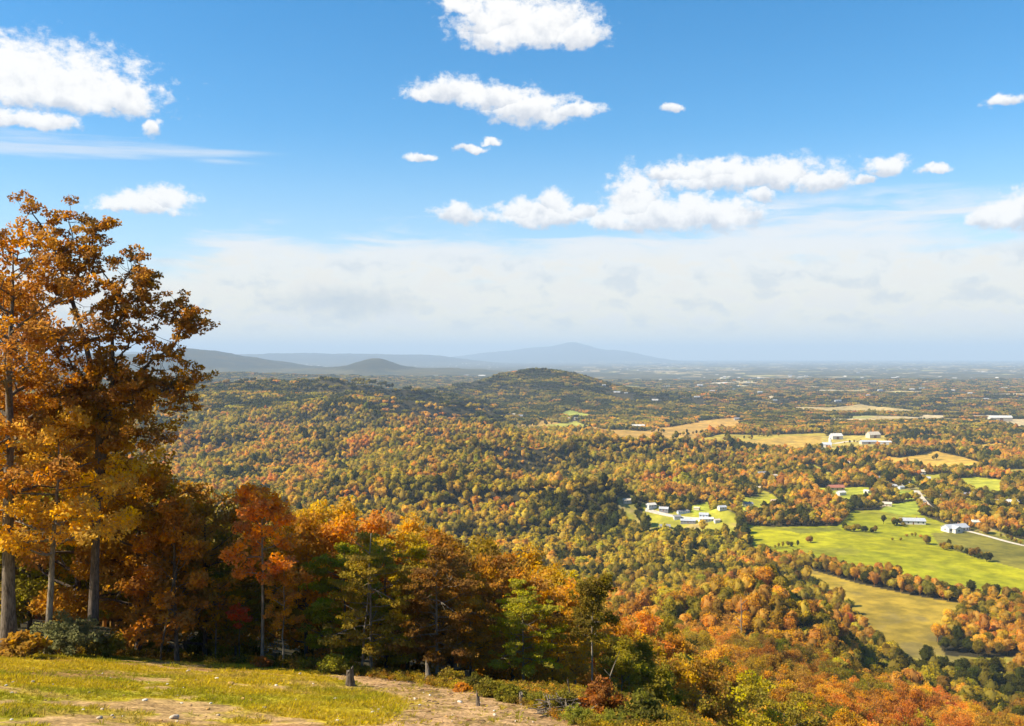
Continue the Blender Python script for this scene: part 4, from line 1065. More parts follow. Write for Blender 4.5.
# px, py of the foot, kind, length in pixels, turn in degrees, wall, roof, label
HOUSES = [
 (955, 531, 'wing', 22, 18, WHITE, TIN, 'large white farmhouse with a front gable at the top of the big green field'),
 (912, 524, 'long', 21, -8, WHITE, TIN, 'long low white house with a pale blue roof beside a dark tree clump'),
 (973, 525, 'shed', 9, 5, WHITE, WHITE, 'tiny white shed just right of the large white farmhouse'),
 (1005, 505, 'long', 21, 6, WHITE, WHITE, 'long white house among trees near the right edge'),
 (967, 498, 'small', 11, -14, CREAM, GREY, 'cream house with a grey roof in the trees above the farmhouse'),
 (951, 498, 'small', 9, 12, PINK, TAN, 'tan-roofed house left of the cream house'),
 (935, 499, 'small', 9, -20, PINK, PINK, 'pinkish house half hidden beside the lane'),
 (889, 488, 'long', 13, 5, WHITE, TIN, 'white house with a pale roof above the lawns'),
 (905, 485, 'shed', 6, -12, WHITE, WHITE, 'small white shed right of the pale-roofed white house'),
 (901, 489, 'shed', 5, 20, PALEBLUE, TIN, 'little blue-grey shed below the small white shed'),
 (875, 480, 'small', 8, 8, GREY, GREY, 'grey house in front of dark trees'),
 (919, 474, 'small', 9, -6, WHITE, CREAM, 'white house alone among orange trees'),
 (846, 465, 'small', 8, 15, WHITE, WHITE, 'white cottage below the farm lane'),
 (812, 488, 'small', 7, -30, WHITE, GREY, 'narrow white house left of the brown-roofed one'),
 (836, 490, 'small', 13, 4, TAN, REDB, 'house with a red-brown roof above the long white house'),
 (830, 499, 'long', 16, -5, WHITE, CREAM, 'long white house below the red-brown roof'),
 (841, 495, 'shed', 7, 22, WHITE, WHITE, 'white shed joined to the lawn right of the long white house'),
 (867, 493, 'shed', 5, -60, WHITE, WHITE, 'small bright shed left of the grassy bank'),
 (887, 506, 'small', 8, -25, CREAM, CREAM, 'cream house at the foot of the dark trees'),
 (771, 479, 'long', 17, -4, WHITE, CREAM, 'long white house in a gap of the wooded ridge'),
 (763, 476, 'small', 9, 10, CREAM, GREY, 'grey-roofed house touching the long white house on the ridge'),
 (787, 486, 'small', 8, -10, PINK, TAN, 'tan house under the golden ridge trees'),
 (775, 503, 'small', 7, 6, PINK, PINK, 'pink house above the lane to the lawns'),
 (706, 521, 'long', 13, 4, WHITE, WHITE, 'white house in the middle of the small valley village'),
 (704, 517, 'small', 8, -16, PALEBLUE, TIN, 'blue-grey house behind the white village house'),
 (717, 522, 'shed', 5, 12, WHITE, CREAM, 'tiny white shed at the end of the village'),
 (688, 523, 'long', 13, -12, GREY, TIN, 'grey house with a tin roof left of the white village house'),
 (683, 513, 'long', 11, 14, PALEBLUE, GREY, 'bluish long roof under the orange roadside tree'),
 (664, 511, 'small', 8, -18, GREY, TIN, 'grey cottage at the wood edge left of the village'),
 (651, 507, 'small', 8, 25, WHITE, WHITE, 'white cottage nearest to the wood left of the village'),
 (627, 502, 'small', 7, 10, CREAM, CREAM, 'cream cottage alone in the yellow wood'),
 (665, 529, 'small', 9, -5, CREAM, GREY, 'cream house below the village by a bare thicket'),
 (748, 506, 'small', 8, 10, WHITE, GREY, 'white house with dark roof left of the pink house'),
 (757, 490, 'shed', 6, -20, CREAM, CREAM, 'cream shed deep in the wood below the long white ridge house'),
 (862, 479, 'small', 7, 12, WHITE, GREY, 'white house a little left of the grey one before the dark trees'),
 (926, 480, 'small', 7, -15, WHITE, TIN, 'white house in the narrow clearing above the lane'),
 (941, 488, 'small', 8, 20, CREAM, REDB, 'cream house with a reddish roof right of the lane'),
 (1012, 477, 'small', 8, -8, WHITE, GREY, 'white house by the small tan clearing at the right edge'),
 (984, 492, 'shed', 6, 15, TAN, DARKR, 'tan shed on the square green pad'),
 (1017, 514, 'small', 9, 8, WHITE, GREY, 'white house with dark roof under the long white one at the right edge'),
 (800, 502, 'small', 7, -12, CREAM, DARKR, 'cream house with dark roof between the pink house and the lawns'),
 (722, 509, 'small', 7, 16, WHITE, TIN, 'white house above the curve of the village lane'),
 (677, 519, 'shed', 6, 5, WHITE, GREY, 'white shed between the grey cottage and the tin-roofed house'),
 (697, 510, 'shed', 5, -30, CREAM, CREAM, 'cream shed on the village lawn'),
 (700, 594, 'small', 9, 8, CREAM, GREY, 'pale roof glimpsed through the spur wood, the left one'),
 (722, 592, 'long', 16, 4, WHITE, CREAM, 'bright pale roof in the middle of the spur wood'),
 (744, 593, 'long', 15, -4, CREAM, TAN, 'tan roof in the spur wood by the tall bare snag'),
 (836, 439, 'barn', 10, 10, WHITE, WHITE, 'white barn at the top of the hilltop farm'),
 (827, 447, 'barn', 8, -20, WHITE, TIN, 'white barn right below the silo'),
 (825, 452, 'barn', 7, 5, WHITE, WHITE, 'lowest white barn of the hilltop farm'),
 (873, 438, 'barn', 11, 15, CREAM, CREAM, 'cream barn at the right end of the hilltop farm'),
 (868, 444, 'longbarn', 14, 3, CREAM, TIN, 'long pale barn across the farmyard'),
 (884, 444, 'longbarn', 12, -8, WHITE, WHITE, 'long white barn at the far right of the farm'),
 (853, 453, 'shed', 4, 0, WHITE, WHITE, 'white shed below the farmyard'),
 (889, 447, 'shed', 5, 30, CREAM, GREY, 'pale shed beside the long white barn'),
 (637, 428, 'longbarn', 13, 3, WHITE, WHITE, 'white barn in the middle of the orange field'),
 (627, 429, 'shed', 6, 3, WHITE, WHITE, 'low white shed left of the barn in the orange field'),
 (737, 420, 'small', 5, 0, CREAM, GREY, 'little house at the corner of the orange field'),
 (568, 420, 'barn', 4, 10, WHITE, WHITE, 'white barn between the two small green fields'),
 (577, 420, 'barn', 5, -10, CREAM, GREY, 'cream barn on the far edge of the green field'),
 (1000, 421, 'longbarn', 20, 2, CREAM, WHITE, 'very long pale building by the stony field on the right'),
]
for px, py, kind, wpx, turn, wc, rc, lab in HOUSES:
    x, y = hit(px, py, 430 if py > 580 else 900); z = hgt(x, y)
    p = PROTO[kind]; L_ = p['L']
    e = p if kind not in used_proto else copy_tree(p); used_proto.add(kind)
    s = wpx / F * y / L_ * 1.12
    hs_ = min(s, 1.55) if kind in ('small', 'long', 'wing', 'shed') else s
    e.location = (x, y, z + .2); e.scale = (s, min(s, 1.6) if s > 1.6 else s, hs_ * 1.05); e.rotation_euler = (0, 0, R(turn))
    tag(e, lab, {'barn': 'barn', 'longbarn': 'barn', 'shed': 'shed'}.get(kind, 'house'))
    e['group'] = 'hilltop farm buildings' if 820 < px < 895 and py < 455 else 'houses of the valley'
    for ch in e.children:
        if ch.name.startswith('wall'): ch.color = wc
        if ch.name.startswith('roof'): ch.color = rc
    HOUSE_CLEAR.append((x, y - 4, max(9.0, L_ * s * .55), L_ * s))
for p in PROTO.values():
    if 'L' in p: del p['L']
for o in bpy.data.objects:
    if 'L' in o.keys(): del o['L']
# silo of the hilltop farm
sxx, syy = hit(830, 446, 900); e = tag(empty('silo', (sxx, syy, hgt(sxx, syy))), 'white silo standing among the barns of the hilltop farm', 'silo')
T = Tubes(); T.add([(0, 0, -1), (0, 0, 17)], [3.0, 3.0], 16); me = T.mesh('wall', WALL); wl = link('wall', me, e); wl.color = WHITE
T = Tubes(); T.add([(0, 0, 17), (0, 0, 18.3), (0, 0, 19.2), (0, 0, 19.7)], [3.05, 2.5, 1.4, .3], 16); me = T.mesh('roof', ROOF); rf = link('roof', me, e); rf.color = TIN
HOUSE_CLEAR.append((sxx, syy, 14, 8))
# scattered far buildings
r5 = np.random.default_rng(55); far_spots = []
for (px, py) in [(617, 393), (626, 394), (655, 401), (668, 387), (683, 388), (700, 386), (712, 392), (722, 408), (716, 384), (734, 390), (748, 383), (760, 393), (790, 376), (800, 379), (806, 377), (838, 402), (849, 388), (858, 373), (880, 391), (905, 389), (912, 390), (922, 389), (953, 391), (970, 394), (986, 400), (1004, 389), (604, 386), (520, 425), (512, 420), (697, 398), (775, 401), (868, 396)]:
    x, y = hit(px, py, 3000); far_spots.append((px, py, x, y))
words_ = ['below the skyline', 'in a pale clearing', 'beside a dark tree belt', 'among hazy woods', 'at a field edge']
base_ = None
for i, (px, py, x, y) in enumerate(far_spots):
    e = copy_tree(PROTO['longbarn']); s = r5.uniform(.38, .75) * (y / 4500) ** .8
    e.location = (x, y, hgt(x, y) + 3); e.scale = (s * r5.uniform(1, 1.8), s, s * 1.3); e.rotation_euler = (0, 0, R(r5.uniform(-20, 20)))
    for ch in e.children:
        if ch.name.startswith('wall'): ch.color = WHITE
        elif ch.name.startswith('roof'): ch.color = WHITE if i % 3 else TIN
    tag(e, 'white building, a speck in the hazy lowland beyond the farms', 'building', 'far white buildings'); e.name = 'building'
    HOUSE_CLEAR.append((x, y, 40 * (y / 4500), 40))

# ------------------------------------------------------------------ lanes
m, n = newmat('lane_gravel'); geo = n.new('ShaderNodeNewGeometry'); a = n.noise(geo.outputs['Position'], .35, 5, .6)
LANE = finish(m, n, n.mix(n.rng(a, .3, .7), (.42, .36, .28), (.60, .55, .47)), .95)
def lane(name, pts, wm):
    P = [np.array(hit(px, py, 900)) for px, py in pts]; out = []
    for a, b in zip(P, P[1:]):
        k = max(2, int(np.linalg.norm(b - a) / 6))
        for i in range(k): out.append(a + (b - a) * i / k)
    out.append(P[-1]); out = np.array(out)
    out = np.stack([np.convolve(np.pad(out[:, j], 4, mode='edge'), np.ones(9) / 9, 'valid') for j in (0, 1)], -1)
    V = []; Fc = []
    for i, p in enumerate(out):
        d = out[min(i + 1, len(out) - 1)] - out[max(i - 1, 0)]; d = d / (np.linalg.norm(d) + 1e-9); nn = np.array([-d[1], d[0]])
        for s in (-1, -.33, .33, 1):
            q_ = p + nn * s * wm / 2; V.append((q_[0], q_[1], hgt(*q_) + (.28 if abs(s) < .9 else .12)))
    for i in range(len(out) - 1):
        for j in range(3): o = i * 4 + j; Fc.append((o, o + 1, o + 5, o + 4))
    me = bpy.data.meshes.new(name); me.from_pydata(V, [], Fc); me.materials.append(LANE); me.update()
    LANES.append(out); return tag(link(name, me), kind='structure')
LANES = []
lane('road', [(916, 490), (922, 499), (929, 507), (938, 514)], 9)
lane('road', [(718, 503), (730, 506), (742, 513), (747, 518), (770, 519)], 9)
lane('road', [(962, 530), (978, 533), (1000, 540), (1024, 546), (1050, 551)], 6)
lane('road', [(815, 497), (840, 500)], 6)
lane('road', [(832, 444), (850, 441), (880, 442)], 12)
lane('road', [(640, 508), (665, 514), (690, 519), (720, 520)], 6)

build_ground()

# ------------------------------------------------------------------ sow the woodland
def sow():
    r = np.random.default_rng(501)
    LA = []
    def clean(X, Y, rad_k=1.0):
        ok = cover_free(X, Y)
        for (hx, hy, hr, L_) in HOUSE_CLEAR:
            front = (np.abs(X - hx) < hr * .9) & (Y < hy) & (Y > hy - 62 * (hy / 1200)) & (Y > hy - 110)
            ok &= ~((np.hypot(X - hx, Y - hy) < hr * .95) | front)
        for ln_ in LANES:
            for p in ln_[::2]: ok &= np.hypot(X - p[0], Y - p[1]) > 8
        return ok
    def tints(names, amt=.19):
        base = np.array([PAL[k] for k in names]); s = 1.12 + r.normal(0, amt, (len(names), 1)) + r.normal(0, .07, base.shape)
        return np.concatenate([np.clip(base * s * np.array([1.0, 1.0, .35]), .004, .85), np.ones((len(names), 1))], 1)
    # tier A
    X1, Y1 = scatter_points(66, 900, 7.6, -120, 1180, r)
    k = clean(X1, Y1)
    px = 512 + F * X1 / Y1
    pk = np.stack([sx[PICKED], sy[PICKED]], -1)
    near_single = np.zeros(len(X1), bool)
    for p in pk: near_single |= np.hypot(X1 - p[0], Y1 - p[1]) < 6.2
    k &= ~near_single & ~((px > 500) & (Y1 < 110)) & (np.hypot(X1 + 20, Y1 - 50) > 12)
    for a_ in edge_xy: k &= np.hypot(X1 - a_[0], Y1 - a_[1]) > 4.0
    X1, Y1 = X1[k], Y1[k]; N1 = choose(X1, Y1, r); s1_ = r.uniform(.62, 1.05, len(X1)) * np.where(Y1 < 110, .78, 1) * np.where(Y1 > 450, 1.12, 1)
    # hedgerows, groves and single trees in the fields: picture polylines on the ground
    HX, HY, HN, HS = [], [], [], []
    def row(pts, n, names, s0, s1, jit=3.0, y0=600):
        P = [np.array(hit(px, py, y0)) for px, py in pts]; seg = np.array([np.linalg.norm(b - a) for a, b in zip(P, P[1:])]); cum_ = np.concatenate([[0], seg.cumsum()])
        for i in range(n):
            d = cum_[-1] * (i + r.uniform(0, 1)) / n; j = min(int(np.searchsorted(cum_, d)) - 1, len(seg) - 1); j = max(j, 0)
            q_ = P[j] + (P[j + 1] - P[j]) * (d - cum_[j]) / seg[j] + r.normal(0, jit, 2)
            HX.append(q_[0]); HY.append(q_[1]); HN.append(names[int(r.integers(0, len(names)))]); HS.append(r.uniform(s0, s1))
    row([(745, 556), (765, 560), (800, 565), (830, 571), (855, 578), (880, 584), (910, 592), (940, 598), (966, 604)], 74, ['olive', 'green', 'deep', 'olive', 'brown', 'ygreen', 'rust', 'amber'], .6, 1.15, 3.2)
    row([(860, 580), (905, 591), (955, 602)], 16, ['ygreen', 'amber', 'orange'], .6, .95, 3)
    row([(941, 548), (950, 552)], 2, ['olive'], .55, .6, 1); row([(926, 544), (930, 545)], 3, ['deep', 'olive'], .8, 1.0, 1.5)
    row([(938, 547), (955, 550), (965, 553)], 11, ['olive', 'brown', 'deep'], .45, .75, 2); row([(968, 555), (980, 559), (992, 563)], 12, ['olive', 'deep', 'brown'], .5, .85, 2)
    row([(846, 530), (858, 532)], 8, ['olive', 'deep'], .6, .9, 3.5); row([(862, 532), (876, 533)], 7, ['olive', 'brown', 'deep'], .5, .75, 2.5)
    row([(888, 525), (902, 526)], 9, ['deep', 'olive', 'olive'], .6, .95, 4)
    row([(808, 543), (813, 542)], 3, ['rust', 'olive'], .5, .7, 1.5); row([(776, 548), (796, 546)], 7, ['deep', 'olive'], .35, .6, 2)
    row([(892, 541), (893, 541)], 1, ['olive'], .42, .45, 0); row([(900, 541), (901, 541)], 1, ['olive'], .42, .45, 0)
    row([(910, 537), (925, 538)], 5, ['rust', 'orange', 'olive'], .35, .5, 3)
    row([(740, 552), (765, 556)], 7, ['olive', 'deep'], .6, .9, 4)
    row([(983, 533), (989, 534)], 4, ['orange', 'amber', 'rust'], .7, 1.05, 2.0)
    row([(998, 537), (1024, 545)], 5, ['olive', 'brown'], .4, .6, 2)
    row([(757, 437), (775, 436)], 12, ['olive', 'green', 'brown'], .8, 1.1, 9, 1500); row([(745, 439), (753, 440)], 4, ['olive', 'deep'], .6, .9, 5, 1500)
    row([(652, 432), (662, 433)], 5, ['olive', 'deep'], .8, 1.1, 6, 1500); row([(680, 436), (724, 433)], 26, ['olive', 'deep', 'brown'], .6, 1.1, 9, 1500)
    row([(584, 424), (598, 421)], 10, ['deep', 'olive'], .9, 1.3, 10, 1500); row([(522, 428), (545, 424)], 18, ['deep', 'olive'], .9, 1.3, 12, 1500)
    row([(843, 444), (866, 442)], 6, ['deep', 'olive'], .4, .7, 4, 1500); row([(934, 460), (938, 460)], 3, ['olive', 'deep'], .6, .8, 3, 1500)
    row([(838, 449), (880, 450)], 16, ['rust', 'orange', 'olive', 'red'], .5, .8, 6, 1500)
    X1 = np.concatenate([X1, HX]); Y1 = np.concatenate([Y1, HY]); N1 = N1 + HN; s1_ = np.concatenate([s1_, HS])
    Z1 = height(X1, Y1) - .3; t1 = tints(N1)
    sc1 = np.stack([s1_ * r.uniform(.85, 1.15, len(X1)), s1_ * r.uniform(.85, 1.15, len(X1)), s1_ * r.uniform(.9, 1.2, len(X1))], -1)
    A_ = Y1 < 1700
    gn_scatter('woodland', X1, Y1, Z1, t1, sc1, LIB_A)
    # tier B
    X2, Y2 = scatter_points(900, 2500, 8.6, -60, 1120, r); k = clean(X2, Y2); X2, Y2 = X2[k], Y2[k]
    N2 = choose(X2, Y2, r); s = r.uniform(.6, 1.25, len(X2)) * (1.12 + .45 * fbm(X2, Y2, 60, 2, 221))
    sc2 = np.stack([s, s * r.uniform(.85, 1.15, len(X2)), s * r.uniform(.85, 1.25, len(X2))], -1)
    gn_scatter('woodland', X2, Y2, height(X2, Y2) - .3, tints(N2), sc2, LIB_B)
    # tier C
    X3, Y3 = scatter_points(2500, 8200, 23.5, -40, 1090, r); k = clean(X3, Y3)
    Z3 = height(X3, Y3); px = 512 + F * X3 / Y3
    openl, _ = open_land(X3, Y3, Z3)
    k &= ~openl; X3, Y3, Z3 = X3[k], Y3[k], Z3[k]
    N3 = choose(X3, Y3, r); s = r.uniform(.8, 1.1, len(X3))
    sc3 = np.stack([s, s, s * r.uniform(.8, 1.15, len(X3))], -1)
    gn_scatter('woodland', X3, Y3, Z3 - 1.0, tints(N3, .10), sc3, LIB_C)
    print('trees', len(X1), len(X2), len(X3), 'single', len(PICKED), 'max', SL_MAXY)
sow()

# ------------------------------------------------------------------ shrubs at the edge of the clearing
def grow_shrub(Hs, w, seed, leaf=.10, n=26, per=42, clr=.3, flat=.8):
    r = np.random.default_rng(seed); T = Tubes(); tips = []
    for i in range(n):
        a = r.uniform(0, 6.28); rad = w * .5 * math.sqrt(r.uniform(0, 1)); hh = Hs * (1 - .55 * (rad / (w * .5)) ** 2) * r.uniform(.55, 1.0)
        e = Vector((math.cos(a) * rad, math.sin(a) * rad, hh)); m_ = Vector((e.x * .45, e.y * .45, hh * .6))
        T.add([(e.x * .08, e.y * .08, -.15), m_, e], [.02, .013, .005], 4)
        tips.append((e, clr)); tips.append((m_.lerp(e, .5) + Vector((r.normal(0, .12), r.normal(0, .12), 0)), clr * .9))
        if r.uniform() < .6: tips.append((m_, clr * .8))
    c = [tuple(p) for p, _ in tips]; q = [x for _, x in tips]
    return T.mesh('stem', DARKBARK), leaves_mesh('foliage', [leaf_cloud(c, q, per, leaf, r, flat=flat)], LEAF)
SHT = [grow_shrub(1.6, 2.2, 61), grow_shrub(1.3, 1.8, 62, n=20), grow_shrub(2.0, 2.2, 63, n=28), grow_shrub(.9, 1.8, 64, n=18, clr=.24), grow_shrub(2.1, 3.9, 65, n=54, per=34, leaf=.085, clr=.27)]
SHRUBS = [  # px, py foot, template, scale, colour, label
 (66, 647, 4, 1.0, (.20, .20, .075, 1), 'big grey-green feathery shrub before the two pale trunks'),
 (106, 651, 1, 1.0, (.30, .22, .02, 1), 'yellow-green bush at the right foot of the big grey-green shrub'),
 (22, 649, 3, 1.2, (.40, .22, .02, 1), 'low golden bush at the foot of the thickest trunk'),
 (4, 640, 1, 1.0, (.16, .15, .02, 1), 'olive bush left of the thickest trunk'),
 (132, 650, 1, .85, (.42, .20, .02, 1), 'amber bush between the oak trunks and the leaning stem'),
 (152, 653, 0, .9, (.20, .18, .02, 1), 'olive bush left of the leaning thin trunk'),
 (205, 651, 2, .9, (.12, .13, .02, 1), 'dark green bush behind the grey stump'),
 (232, 657, 1, 1.1, (.38, .30, .02, 1), 'yellow bush right of the grey stump'),
 (180, 655, 3, .8, (.30, .24, .02, 1), 'small yellow-green bush left of the log pile'),
 (250, 655, 0, .8, (.12, .13, .02, 1), 'dark green bush left of the straight thin maple trunk'),
 (262, 661, 3, .6, (.50, .16, .02, 1), 'small rusty bush at the foot of the maple trunk'),
 (308, 663, 0, .8, (.13, .12, .02, 1), 'dark olive bush right of the crooked sapling'),
 (332, 672, 1, .75, (.30, .28, .02, 1), 'yellow-green bush just left of the dark stump'),
 (346, 664, 0, .95, (.24, .14, .02, 1), 'brownish bush with orange top behind the dark stump'),
 (385, 673, 1, 1.0, (.34, .24, .02, 1), 'yellow-green bush at the foot of the crooked pale trunk'),
 (398, 672, 1, .7, (.55, .24, .02, 1), 'bright amber bush right of the crooked pale trunk'),
 (418, 671, 3, .9, (.20, .14, .02, 1), 'low brown bush left of the pale broken stump'),
 (452, 682, 1, .9, (.30, .22, .02, 1), 'olive-gold bush right of the pale broken stump'),
 (462, 690, 3, .6, (.60, .26, .02, 1), 'orange bush on the edge of the earth bank'),
 (476, 690, 0, .7, (.16, .14, .02, 1), 'dark bush beside the orange one on the bank edge'),
 (492, 695, 1, .9, (.24, .20, .02, 1), 'olive bush midway down the bank edge'),
 (512, 700, 3, 1.0, (.20, .18, .02, 1), 'low olive bush left of the pale post'),
 (538, 706, 4, .42, (.26, .24, .025, 1), 'wide light green shrub beside the pale post at the bank foot'),
 (560, 712, 1, .9, (.20, .17, .02, 1), 'olive bush left of the grey brush heap'),
 (577, 722, 4, .42, (.30, .30, .03, 1), 'light green shrub below the grey brush heap'),
 (603, 716, 2, .9, (.34, .13, .02, 1), 'rusty shrub beside the bare pale stem'),
 (612, 728, 4, .42, (.28, .28, .03, 1), 'light green shrub at the bottom edge of the picture'),
 (640, 728, 0, 1.0, (.16, .15, .02, 1), 'olive bush at the bottom edge right of the light green shrub'),
 (238, 604, 3, .5, (.66, .06, .012, 1), 'small bright red sprig of leaves in the shade of the wood'),
]
for px, py, k, s, col, lab in SHRUBS:
    if py == 604:
        x, y, z = at(px, 52.5); continue
    x, y = hit(px, py + (9 if px < 90 else 6 if px < 300 else 2), 18); z = hgt(x, y)
    if y > 60: y = 56; x = X_(px, y); z = hgt(x, y)
    if px > 410: s *= .72
    e = tag(empty('shrub', (x, y, z - .05), random.uniform(0, 6.28), s), lab, 'shrub', 'shrubs along the wood edge')
    link('stem', SHT[k][0], e); f_ = link('foliage', SHT[k][1], e); f_.color = col
# the small red-leaved sapling in the shade
tm, cm = grow_tree(H=3.4, crown_w=.9, base=.78, seed=68, trunk_r=.025, limbs=7, subs=2, leaf=.09, per=60, clr=.26, bend=.4)
place('sapling', tm, cm, at(238, 50.5), 0, 1.0, (.75, .12, .012, 1), 'thin sapling with one bright red tuft of leaves in the shade', 'tree')
# bare thin stems
def snag(px, Y, Hs, rad, label, bark=PALEBARK, lean=0.0, name='bare_trunk', seed=1, fork=True):
    r = random.Random(seed); x, y, z = at(px, Y); e = tag(empty(name, (x, y, z - .1)), label, 'dead tree', 'bare stems')
    T = Tubes(); pts = [Vector((lean * (i / 7) ** 1.3 + r.gauss(0, .03) * Hs / 5, r.gauss(0, .02), Hs * i / 7)) for i in range(8)]
    T.add(pts, [rad * (1 - i / 9) + .006 for i in range(8)], 7); link('trunk', T.mesh('trunk', bark), e)
    for j in range(4 if fork else 1):
        T = Tubes(); p = pts[3 + (j % 4)]; d = Vector((r.choice((-1, 1)) * r.uniform(.5, 1), r.uniform(-.5, .5), r.uniform(.3, .8))); L_ = Hs * r.uniform(.10, .2)
        T.add([p, p + d * L_ * .5, p + d * L_ + Vector((0, 0, .05))], [rad * .45, rad * .3, .004], 5); link('bough', T.mesh('bough', bark), e)
    return e
snag(741, 400, 24, .38, 'tall bare pale snag rising out of the slope wood below the pale roofs', seed=3)
snag(160, 49.0, 6.0, .055, 'thin grey stem leaning right beside the leaning maple', lean=1.1, seed=4, bark=BARK)
snag(362, 46.6, 7.0, .06, 'thin crooked whitish stem beside the dark stump', lean=.5, seed=5)
snag(606, 47, 2.2, .035, 'short slanting whitish stick right of the bare pale stem', lean=.7, seed=6, fork=False)
snag(640, 120, 7.5, .06, 'pale forked stick among the green trees at the bottom edge', lean=.5, seed=8)
snag(214, 51, 4.5, .04, 'slim whitish stem left of the red tuft', lean=.3, seed=9)

# ------------------------------------------------------------------ stumps, logs, rocks
def lumpy(V, amp, sc, seed):
    V = np.asarray(V, float)
    n1 = fbm(V[:, 0] / sc + V[:, 2] / sc * .7, V[:, 1] / sc - V[:, 2] / sc * .4, 1.0, 3, seed)
    c = V.mean(0); d = V - c; return c + d * (1 + amp * n1)[:, None]
def stump(name, px, py, hgt_m, rad, label, mat=BARK, cat='stump', jag=.3, seed=1):
    x, y = hit(px, py, 18); e = tag(empty(name, (x, y, hgt(x, y) - .08)), label, cat)
    r = np.random.default_rng(seed); ns, nz = 14, 7; V = []; Fc = []
    for j in range(nz):
        t = j / (nz - 1)
        for i in range(ns):
            a = 2 * math.pi * i / ns; flare = 1 + .6 * math.exp(-t * 5) * (1 + .5 * math.sin(3 * a + seed)); rr_ = rad * flare * (1 + r.normal(0, .05)) * (1 - .15 * t)
            zz = hgt_m * t * (1 + (jag * math.sin(a * 1.0 + seed) + r.normal(0, jag * .35)) * (t ** 3))
            V.append((rr_ * math.cos(a), rr_ * math.sin(a), zz))
    for j in range(nz - 1):
        for i in range(ns): Fc.append((j * ns + i, j * ns + (i + 1) % ns, (j + 1) * ns + (i + 1) % ns, (j + 1) * ns + i))
    me = bpy.data.meshes.new('bark'); me.from_pydata(V, [], Fc); me.materials.append(mat); me.update(); link('bark', me, e)
    top = V[-ns:]; cz = sum(v[2] for v in top) / ns - .03; V2 = top + [(0, 0, cz)]
    me = bpy.data.meshes.new('cut_face'); me.from_pydata(V2, [], [(i, (i + 1) % ns, ns) for i in range(ns)]); me.materials.append(PALEBARK); me.update(); link('cut_face', me, e)
    return e
stump('tree_stump', 350, 686, .75, .17, 'dark stump standing on the grass in front of the wood', DARKBARK, seed=2, jag=.15)
stump('tree_stump', 187, 652, .85, .27, 'grey stump beside the log pile at the wood edge', BARK, seed=3, jag=.12)
stump('tree_stump', 428, 683, .75, .13, 'pale broken stump on the crest of the bare earth bank', PALEBARK, seed=4, jag=.4)
stump('tree_stump', 478, 706, .40, .07, 'small dark splintered stump in the middle of the earth bank', BARK, seed=5, jag=.35)
stump('fence_post', 521, 705, .5, .07, 'short pale post at the low end of the earth bank', PALEBARK, 'post', seed=6, jag=.1)
stump('fence_post', 376, 673, .45, .06, 'short white post right of the dark stump', PALEBARK, 'post', seed=7, jag=.1)

def log(name, px0, py0, px1, py1, rad, label, mat=BARK, lift=0.0, seed=0, cat='log'):
    r = random.Random(seed)
    x0, y0 = hit(px0, py0, 18); x1, y1 = hit(px1, py1, 18)
    L_ = math.hypot(x1 - x0, y1 - y0); z0, z1 = hgt(x0, y0) + rad * .7 + lift, hgt(x1, y1) + rad * .7 + lift
    e = tag(empty(name, (x0, y0, z0)), label, cat); T = Tubes(); n_ = 7
    pts = [Vector(((x1 - x0) * i / n_, (y1 - y0) * i / n_ + r.gauss(0, .04), (z1 - z0) * i / n_ + r.gauss(0, .02))) for i in range(n_ + 1)]
    T.add(pts, [rad * (1 - .4 * i / n_) * (1 + r.gauss(0, .06)) for i in range(n_ + 1)], 9); link('trunk', T.mesh('trunk', mat), e)
    for j in range(2):
        T = Tubes(); p = pts[2 + 2 * j]; T.add([p, p + Vector((r.gauss(0, .2), r.gauss(0, .1), .18)), p + Vector((r.gauss(0, .3), r.gauss(0, .2), .3))], [rad * .3, rad * .2, .01], 5); link('branch_stub', T.mesh('branch_stub', mat), e)
log('fallen_log', 166, 653, 184, 655, .13, 'grey log end lying left of the grey stump', BARK, seed=1)
log('fallen_log', 170, 650, 183, 651, .09, 'thin pale log on top of the pile by the grey stump', PALEBARK, .22, 2)
log('fallen_log', 188, 655, 206, 657, .10, 'pale stripped log lying right of the grey stump', PALEBARK, 0, 3)
log('fallen_log', 206, 657, 256, 661, .13, 'long dark log lying along the wood edge below the yellow bush', DARKBARK, 0, 4)
log('fallen_log', 262, 663, 300, 667, .12, 'dark log lying along the edge right of the maple trunk', DARKBARK, 0, 5)
log('fallen_log', 170, 655, 179, 657, .05, 'small broken stick in front of the log pile', PALEBARK, 0, 6)

m, n = newmat('stone'); t = n.new('ShaderNodeTexCoord'); oi = n.new('ShaderNodeObjectInfo'); a = n.noise(t.outputs['Object'], 6, 6, .65)
STONE = finish(m, n, n.mix(1.0, oi.outputs['Color'], n.mix(n.rng(a, .3, .7), (.6, .6, .6), (1.2, 1.18, 1.12)), 'MULTIPLY'), .9, a, .8, .03)
def rock_mesh(seed):
    r = np.random.default_rng(seed); V = []; Fc = []; nl, na = 7, 11
    for a in range(nl + 1):
        th = math.pi * a / nl
        for b in range(na):
            ph = 2 * math.pi * b / na; V.append((math.sin(th) * math.cos(ph), math.sin(th) * math.sin(ph), math.cos(th) * .62))
    V = lumpy(V, .55, .9, seed); V = V * np.array([1, r.uniform(.6, .9), r.uniform(.7, 1)])
    for a in range(nl):
        for b in range(na): Fc.append((a * na + b, (a + 1) * na + b, (a + 1) * na + (b + 1) % na, a * na + (b + 1) % na))
    return mesh_from('stone', V, np.array(Fc), (STONE,))
RK = [rock_mesh(s) for s in (71, 72, 73, 74)]
